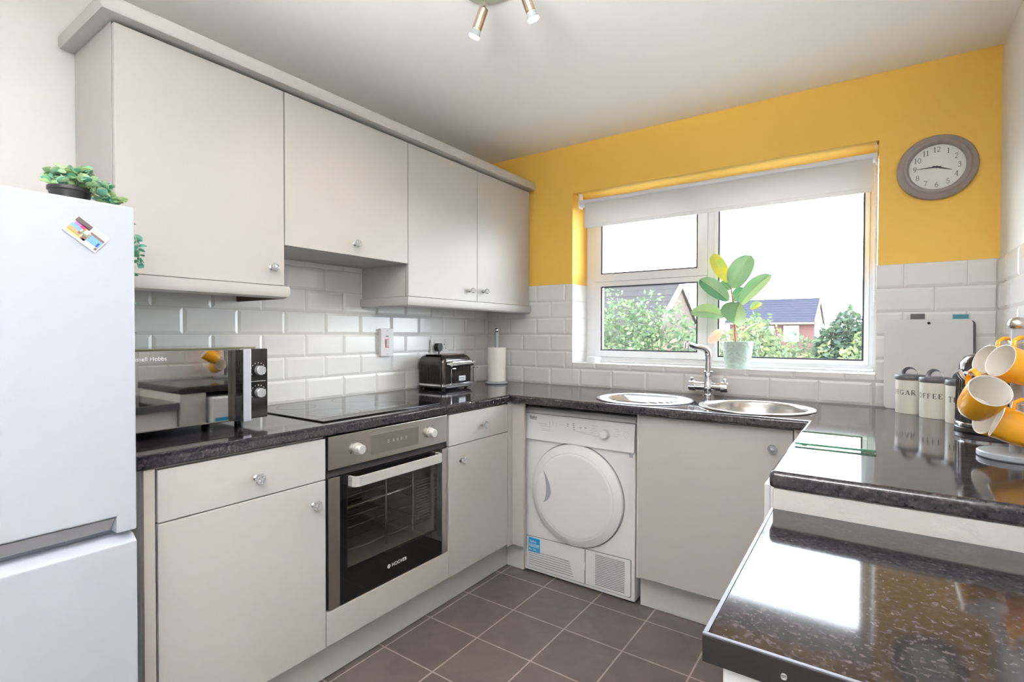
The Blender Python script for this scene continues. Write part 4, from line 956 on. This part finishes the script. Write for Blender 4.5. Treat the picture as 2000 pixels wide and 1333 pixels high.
# ============================================================ canisters
def canister(x, y, word, ang, label):
    c = thing('canister', label, 'canister', (x, y, .9193)); r = .047
    m = MB(); m.lathe([(.0, .0), (.046, 0), (r, .0015), (r, .135), (.0455, .137), (.0, .137)], (x, y, .9196), 56, cap=False); bd = m.build('tin_body', CREAM, c, 50)
    m = MB(); m.lathe([(.0478, .131), (.0495, .133), (.0495, .146), (.046, .1505), (.03, .152), (.0, .1525)], (x, y, .9196), 56, cap=False); ld = m.build('lid', DGREY, c, 50)
    m = MB(); a = radians(ang+90); hx, hy = cos(a), sin(a)
    m.tube([(x+hx*.026*cos(radians(t)), y+hy*.026*cos(radians(t)), .9196+.151+.026*sin(radians(t))) for t in range(0, 181, 15)], .0072, 8, sc=(.25, 1)); m.build('lid_handle', CHROME, ld)
    m = MB(); R = r+.0006; a0 = radians(ang)
    serif_mb(m, word, .0185, lambda u, v: (x+R*cos(a0+u/R), y+R*sin(a0+u/R), .9196+.083+v), gap=.14); m.build('lettering', INK, bd, 0)
canister(2.225, -.155, 'SUGAR', -122, 'white SUGAR canister with grey lid, furthest left of the canisters')
canister(2.295, -.250, 'COFFEE', -128, 'white COFFEE canister with grey lid between the other two canisters')
canister(2.362, -.345, 'TEA', -118, 'white canister with grey lid mostly hidden beside the black kettle')

# ============================================================ kettle
c = thing('kettle', 'black ribbed kettle with chrome base band behind the hanging mugs', 'kettle', (2.405, -.52, .9193))
kx, ky = 2.405, -.52
m = MB(); m.lathe([(.0, .022), (.078, .022), (.0785, .03), (.0775, .12), (.0755, .185), (.0715, .218), (.060, .238), (.038, .248), (.0, .250)], (kx, ky, .9193), 48, cap=False); m.build('body', BLKG, c, 60)
m = MB()
for k in range(36):
    a = 2*pi*k/36; m.tube([(kx+cos(a)*r, ky+sin(a)*r, .9193+z) for r, z in ((.0782, .035), (.0775, .10), (.0758, .18))], .0026, 6)
m.build('ribbed_sides', BLKG, c)
m = MB(); m.lathe([(.078, .0185), (.0815, .020), (.082, .028), (.0795, .031)], (kx, ky, .9193), 48, cap=False); m.build('chrome_band', CHROME, c)
m = MB(); m.lathe([(.0, .0003), (.080, .0003), (.083, .004), (.082, .014), (.078, .018), (.0, .018)], (kx, ky, .9193), 48, cap=False); m.build('power_base', BLK, c)
m = MB(); m.tube([(kx-.052, ky-.03, 1.085), (kx-.066, ky-.036, 1.10), (kx-.076, ky-.040, 1.115)], [.016, .013, .010], 14, sc=(1, .8)); m.build('spout', CHROME, c)
m = MB(); m.sphere((kx, ky, 1.180), .011); m.cyl((kx, ky, 1.166), (kx, ky, 1.176), .006); m.build('lid_knob', CHROME, c)
m = MB(); m.tube([(kx+.035, ky+.03, 1.135), (kx+.052, ky+.04, 1.15), (kx+.066, ky+.050, 1.12), (kx+.066, ky+.050, 1.04), (kx+.05, ky+.045, 1.0)], .007, 10); m.build('handle', BLK, c)

# ============================================================ mug tree and mugs
TXX, TYY = 2.4, -.945
c = thing('mug_tree', 'pale grey mug tree with brushed steel dome top on the right worktop', 'mug tree', (TXX, TYY, .9193))
m = MB(); m.lathe([(.0, .0003), (.072, .0003), (.0745, .003), (.0745, .013), (.072, .016), (.0, .017)], (TXX, TYY, .9193), 48, cap=False); m.build('base', GREYBL, c)
m = MB(); m.cyl((TXX, TYY, .934), (TXX, TYY, 1.245), .013, seg=24); pole = m.build('pole', GREYBL, c)
m = MB(); m.lathe([(.0135, 1.244), (.018, 1.246), (.020, 1.253), (.0185, 1.262), (.012, 1.270), (.0, 1.273)], (TXX, TYY, 0), 28, cap=False); m.build('dome_top', STEEL, c, 60)
def make_mug(label):
    c = thing('mug', label, 'mug', (0, 0, 0), group=None); r, L = .0415, .092
    m = MB(); m.lathe([(.0, -L), (.030, -L), (.034, -L+.003), (.0385, -L+.02), (r, -.03), (r, -.0008), (r-.0004, .0)], (0, 0, 0), 48, cap=False); bd = m.build('mug_body', MUGY, c, 60)
    m = MB(); m.lathe([(r-.0006, .0001), (r-.002, .0008), (r-.0034, -.0002), (r-.0042, -.01), (.036, -L+.03), (.030, -L+.008), (.0, -L+.006)], (0, 0, 0), 48, cap=False); m.build('mug_lining', MUGW, c, 60)
    m = MB(); m.tube([(r-.002, 0, -.016), (r+.014, 0, -.012), (r+.026, 0, -.020), (r+.031, 0, -.036), (r+.026, 0, -.053), (r+.014, 0, -.064), (r-.003, 0, -.068)], .0052, 10, sc=(1, 1.25)); m.build('mug_handle', MUGY, c)
    return c
proto = None
mugs = [((2.3557, -1.030, 1.1661), (-.83, -.46, .36), 'mustard mug hanging upper right, body running out of the frame', 0),
        ((2.3467, -.900, 1.163), (-.83, -.46, .36), 'mustard mug at the upper back, half hidden behind the frontmost upper mug', 0),
        ((2.3272, -1.1150, 1.0996), (.20, -.76, .56), 'mustard mug in the middle tier with white inside facing the room', 0),
        ((2.3472, -0.8950, 1.0063), (-.84, -.42, .30), 'mustard mug lowest at the back, tucked under the middle mug', 0),
        ((2.3552, -1.0050, 1.0168), (-.94, .06, .36), 'mustard mug at the lower right lying nearly side on above the base', 0)]
def aim(d, hup=(0, 0, 1)):
    z = Vector(d).normalized(); h = Vector(hup); x = (h-z*h.dot(z)).normalized(); y = z.cross(x); return Matrix((x, y, z)).transposed().to_euler()
for i, (p, d, lab, _) in enumerate(mugs):
    if proto is None: o = proto = make_mug(lab)
    else: o = copy_tree(proto)
    o['label'] = lab; o['group'] = 'mustard mugs on the mug tree'
    hu = (-.12, 0, 1) if i == 2 else (0, 0, 1)
    e = aim(d, hu); o.location = p; o.rotation_euler = e
    hp = Vector(p)+e.to_matrix() @ Vector((.066, 0, -.036))
    dirn = Vector((hp.x-TXX, hp.y-TYY, 0)).normalized(); end = hp+dirn*.014; end.z = hp.z+.002
    m = MB(); m.tube([Vector((TXX, TYY, hp.z-.012))+dirn*.012, hp, end], .0032, 8); m.sphere(end, .0062, u=12, v=8); m.build('peg', CHROME, pole)

# glass board on the right worktop
c = thing('glass_board', 'small clear glass board with green edge lying on the right worktop', 'chopping board', (2.02, -.99, .9193))
Mz = Matrix.Translation((2.02, -.985, 0)) @ Matrix.Rotation(radians(1), 4, 'Z') @ Matrix.Translation((-2.02, .985, 0))
m = MB(); m.box(1.929, 2.111, -1.09, -.872, .9225, .9275, .0005, M=Mz); gb = m.build('glass_plate', GBOARD, c, 0)
m = MB()
for q in ((1.9285, 2.1115, -1.0915, -1.0903), (1.9285, 2.1115, -.8718, -.8706), (2.1112, 2.1124, -1.091, -.871), (1.9276, 1.9288, -1.091, -.871)): m.box(*q, .9222, .9278, M=Mz)
m.build('polished_edge', mat('green_glass_edge', S(70, 130, 104), .15, 0, Transmission_Weight=.3), gb, 0)
for x in (1.95, 2.09):
    for y in (-1.07, -.892): m = MB(); m.cyl((x, y, .9195), (x, y, .9225), .006, seg=12); m.build('foot', WPL2, c)

# ============================================================ lower slab by the camera
c = thing('side_unit', 'lower dark speckled worktop slab with silver trimmed edge on a white cabinet', 'side unit', (2.21, -1.72, 0))
sx0, sx1, sy0, sy1, sz = 1.924, 2.488, -2.001, -1.4315, .835
TM = Matrix.Translation((0, -1.43, .835)) @ Matrix.Rotation(radians(1.4), 4, 'X') @ Matrix.Translation((0, 1.43, -.835))
m = MB(); m.box(sx0+.002, sx1, sy0+.004, sy1, sz-.038, sz, .0015, M=TM); m.build('slab', TOP, c)
m = MB(); m.box(sx0-.004, sx1, sy0-.001, sy0+.0035, sz-.0385, sz-.0015, .0008, M=TM); bk = m.build('end_strip', BLK, c)
TRIM = mat('polished_aluminium_trim', S(120, 120, 128), .4, .8)
m = MB(); m.box(sx0-.004, sx1, sy0-.0008, sy0+.005, sz-.0014, sz+.0012, .0006, M=TM); m.build('front_trim', TRIM, c)
m = MB(); m.box(sx0-.0035, sx0+.0025, sy0+.0055, sy1, sz-.0014, sz+.0012, .0006, M=TM); m.box(sx0-.0035, sx0+.0018, sy0+.004, sy1, sz-.038, sz-.0013, .0004, M=TM); m.build('side_trim', TRIM, c)
m = MB(); m.box(2.016, 2.023, sy0-.0022, sy0-.0009, sz-.024, sz-.017, .003, M=TM); m.build('screw', LINE, bk)
m = MB(); m.prism([(-1.990, .004), (-1.435, .004), (-1.435, .7955), (-1.990, .782)], 'x', 1.944, 2.486, bev=.003); m.build('cabinet_body', WPL, c, 30)

# ============================================================ ceiling spotlight
c = thing('ceiling_spotlight', 'satin nickel ceiling light with two lit adjustable spot heads in view', 'ceiling light', (1.075, -1.405, H))
m = MB(); m.lathe([(.0, -.0005), (.088, -.0005), (.090, -.005), (.086, -.010), (.0, -.012)], (1.075, -1.405, H), 48, cap=False); m.build('ceiling_plate', mat('pale_green_grey_plate', S(190, 196, 178), .25, .4), c)
def spot(k, tip, arm0):
    k, tip = Vector(k), Vector(tip); d = (tip-k).normalized(); m = MB(); m.tube([arm0, (arm0[0]*.5+k.x*.5, arm0[1]*.5+k.y*.5, H-.03), k+Vector((0, 0, .004))], .0045, 10)
    m.sphere(k, .0075); a = m.build('arm', NICKEL, c)
    L = (tip-k).length; m = MB(); m.cyl(k, k+d*L*.72, .0155, .0155, 28, bev=.002); h = m.build('spot_head', NICKEL, c)
    m = MB(); m.cyl(k+d*L*.73, k+d*L*.93, .0150, .0185, 28); g = m.build('lamp_glass', FROST, h)
    m = MB(); m.cyl(k+d*L*.935, k+d*L, .0182, .0165, 28); m.build('bulb_face', BULB, h)
    q = (d).to_track_quat('-Z', 'Y').to_euler()
    light('spot_lamp', 'SPOT', tip+d*.006, LAMP_W, (1.0, .83, .66), spot_size=radians(120), spot_blend=.8, shadow_soft_size=.018, rot=q)
LAMP_W = 4.8
spot((1.072, -1.407, 2.272), (1.030, -1.408, 2.191), (1.075, -1.409, H-.012))
spot((1.228, -1.415, 2.268), (1.245, -1.380, 2.187), (1.13, -1.407, H-.012))
spot((1.12, -1.56, 2.28), (1.14, -1.62, 2.215), (1.10, -1.46, H-.012))

# ============================================================ outside
ZG = -2.9
GRASS = mat('pale_bounce_ground', S(150, 148, 140), .9); BRICK = mat('red_brick', S(120, 74, 66), .8)
ROOFT = mat('grey_roof_tile', S(54, 55, 66), .95, 0, Specular_IOR_Level=0); ROOFL = mat('brown_roof_tile', S(60, 58, 58), .95, 0, Specular_IOR_Level=0)
n_, l_, b_ = nodes(BRICK)
t_ = n_.new('ShaderNodeTexCoord'); bk_ = n_.new('ShaderNodeTexBrick'); bk_.inputs['Scale'].default_value = 4.4; mpn = n_.new('ShaderNodeMapping'); mpn.inputs['Rotation'].default_value = (pi/2, 0, 0)
bk_.inputs['Color1'].default_value = S(84, 46, 42); bk_.inputs['Color2'].default_value = S(76, 42, 40); bk_.inputs['Mortar'].default_value = S(92, 70, 64)
l_.new(t_.outputs['Object'], mpn.inputs[0]); l_.new(mpn.outputs[0], bk_.inputs['Vector']); l_.new(bk_.outputs['Color'], b_.inputs['Base Color'])
b = MB(); b.box(-60, 60, .8, 90, ZG-.2, ZG); struct(b.build('ground', GRASS, smooth=0))  # ground coloured pale to bounce daylight up into the room
def house(label, x0, x1, yf, yr, yb, zr, ze, wall, roofm, gable, wins):
    c = thing('house', label, 'house', ((x0+x1)/2, (yf+yb)/2, ZG)); G = .12
    m = MB(); m.prism([(yf+.3, ZG), (yf+.3, ze-.02), (yb-.05, ze-.02), (yb-.05, ZG)], 'x', x0+.2, x1-.02); w_ = m.build('walls', wall, c, 0)
    m = MB(); m.prism([(yf+.05, ze-.02), (yr, zr-.04), (yb-.05, ze-.02)], 'x', x1-.4, x1-.02); m.build('gable', gable, c, 0)
    m = MB(); th = .08; n = int((yr-yf)/.33)
    for s_, ya_ in ((1, yf), (-1, yb)):     # rows of lapped tiles
        for k in range(n):
            t0, t1 = k/n, (k+1)/n; P0_ = (ya_+(yr-ya_)*t0, ze+(zr-ze)*t0); P1_ = (ya_+(yr-ya_)*t1, ze+(zr-ze)*t1)
            m.prism([(P0_[0], P0_[1]), (P0_[0], P0_[1]+.07), (P1_[0], P1_[1]+.03), (P1_[0], P1_[1]-.03)], 'x', x0, x1)
    m.box(x0, x1, yr-.1, yr+.1, zr-.01, zr+.09); m.build('roof', roofm, c, 0)
    m = MB()
    for ya_ in (yf, yb): m.prism([(ya_, ze-.14), (ya_, ze+.08), (yr, zr+.10), (yr, zr-.14)], 'x', x1, x1+.06)
    m.box(x0, x1, yf-.08, yf-.005, ze-.12, ze, .01); m.build('barge_boards', mat('weathered_barge_board', S(84, 76, 70), .8), c, 0)
    for (u0, u1, v0, v1) in wins:
        m = MB(); m.box(u0, u1, yf+.22, yf+.298, v0, v1, .01); f = m.build('window', UPVC, c)
        m = MB(); e = .08; mid = (u0+u1)/2; m.box(u0+e, mid-.03, yf+.21, yf+.219, v0+e, v1-e); m.box(mid+.03, u1-e, yf+.21, yf+.219, v0+e, v1-e); m.build('pane', mat('house_pane', S(104, 116, 128), .1), f, 0)
house('red brick house with grey tiled roof seen through the right window pane', -4.6, -.35, 27.0, 30.0, 33.0, 3.12, 1.84, BRICK, ROOFT, mat('weathered_brick', S(76, 54, 50), .9), [(-1.75, -1.05, .85, 1.66), (-2.9, -2.2, .85, 1.66)])
house('nearer house with weathered tiled roof behind the bush in the left pane', -8.6, -3.0, 11.0, 14.0, 17.0, 2.83, .9, BRICK, ROOFL, mat('buff_brick', S(70, 58, 50), .9), [(-4.6, -3.9, -.6, .5)])
FOL = {n: leafmat(n, S(*a), S(*b2), .7, .35, 3) for n, a, b2 in (('light_foliage', (74, 90, 59), (99, 109, 75)), ('mid_foliage', (56, 78, 53), (77, 94, 64)), ('deep_foliage', (42, 66, 53), (58, 78, 61)), ('lime_foliage', (82, 96, 51), (102, 110, 67)))}
BARK = mat('tree_bark', S(88, 74, 64), .9)
def tree(name, label, blobs, nleaf, size, m1, m2, trunk, seed):
    r = random.Random(seed); x = sum(b_[0] for b_ in blobs)/len(blobs); y = sum(b_[1] for b_ in blobs)/len(blobs)
    c = thing(name, label, 'tree' if name == 'tree' else 'bush', (x, y, ZG)); vol = [b_[3]*b_[4]*b_[5] for b_ in blobs]
    vs, fs, fs2 = [], [], []
    for k in range(nleaf):
        b_ = r.choices(blobs, vol)[0]
        while 1:
            p = Vector((r.uniform(-1, 1), r.uniform(-1, 1), r.uniform(-1, 1)))
            if .35 < p.length < 1: break
        wob = 1+.18*sin(p.x*9+seed)*sin(p.z*8)
        p = Vector((b_[0]+p.x*b_[3]*wob, b_[1]+p.y*b_[4]*wob, b_[2]+p.z*b_[5]*wob))
        d = Vector((r.gauss(0, 1), r.gauss(0, 1), r.gauss(0, .7))).normalized(); s = d.orthogonal().normalized(); s.rotate(Matrix.Rotation(r.uniform(0, 6.28), 3, d)); L = size*r.uniform(.6, 1.3)
        n = len(vs); vs += [p-d*L*.5, p+s*L*.24, p+d*L*.5, p-s*L*.24]; (fs if r.random() < .6 else fs2).append((n, n+1, n+2, n+3))
    me = bpy.data.meshes.new('foliage'); me.from_pydata([v-Vector((x, y, ZG)) for v in vs], [], fs+fs2); me.materials.append(FOL[m1]); me.materials.append(FOL[m2])
    me.polygons.foreach_set('material_index', [0]*len(fs)+[1]*len(fs2)); o = bpy.data.objects.new('foliage', me); COL.objects.link(o); o.parent = c
    m = MB(); m.tube([(x, y, ZG), (x+.1, y, ZG+1.2), (x, y, blobs[0][2])], [trunk*1.4, trunk, trunk*.5], 8)
    for b_ in blobs: m.tube([(x, y, max(ZG+.6, b_[2]-b_[5]*1.3)), (b_[0], b_[1], b_[2]), (b_[0]+.1, b_[1], b_[2]+b_[5]*.7)], [trunk*.6, trunk*.3, trunk*.1], 6)
    m.build('trunk', BARK, c)
tree('bush', 'tall airy pale green bush filling the lower left pane', [(-1.9, 6.6, .9, .95, .8, 1.15), (-1.1, 6.5, .7, .8, .8, 1.2), (-.45, 6.5, .3, .7, .7, 1.1), (-2.7, 6.7, .6, .8, .8, 1.2), (-1.4, 6.4, -1.2, 1.8, .9, 1.2)], 16000, .105, 'light_foliage', 'mid_foliage', .07, 3)
tree('bush', 'pale green bush behind the rubber plant pot, left of the brick house', [(-0.444, 8.46, 0.325, 0.682, 0.744, 1.12), (0.176, 8.59, 0.635, 0.558, 0.62, 0.93), (-0.134, 8.59, -1.41, 1.24, 0.868, 1.24)], 8000, .12, 'light_foliage', 'lime_foliage', .05, 5)
tree('bush', 'lime green bush in front of the brick house, low in the right pane', [(0.491, 10.9, -0.0542, 0.73, 0.73, 1.05), (1.15, 10.6, -0.273, 0.73, 0.73, 1.17), (0.856, 10.6, -2.03, 1.31, 0.876, 1.46)], 8000, .13, 'lime_foliage', 'mid_foliage', .05, 7)
tree('tree', 'slim tree with a pointed top in front of the grey tiled roof', [(-.55, 13.0, 1.0, .5, .5, .75), (-.5, 13.0, .2, .8, .7, 1.1)], 4500, .15, 'light_foliage', 'mid_foliage', .07, 9)
tree('tree', 'dark green rounded tree right of the brick house', [(1.42, 16, 1.1, .5, .6, .95), (1.05, 16, .7, .55, .6, .85), (1.8, 16, .6, .6, .6, 1.0), (1.4, 16, -.6, 1.2, .8, 1.2)], 11000, .18, 'deep_foliage', 'mid_foliage', .09, 13)
tree('bush', 'yellow green bush in the bottom right corner of the window view', [(1.95, 7.5, .35, .5, .5, .8), (2.4, 7.5, .3, .5, .5, .9), (2.1, 7.5, -1.0, .9, .6, 1.0)], 7000, .11, 'lime_foliage', 'light_foliage', .05, 15)
tree('tree', 'broad mid green tree filling the gap below the brick house', [(.2, 19, .2, 1.6, 1, 1.0), (-2.2, 20, .3, 1.5, 1, 1.1), (-4.4, 19, .5, 1.8, 1, 1.2), (-1.6, 19, -1.4, 4.2, 1, 1.3)], 9000, .19, 'mid_foliage', 'light_foliage', .12, 17)
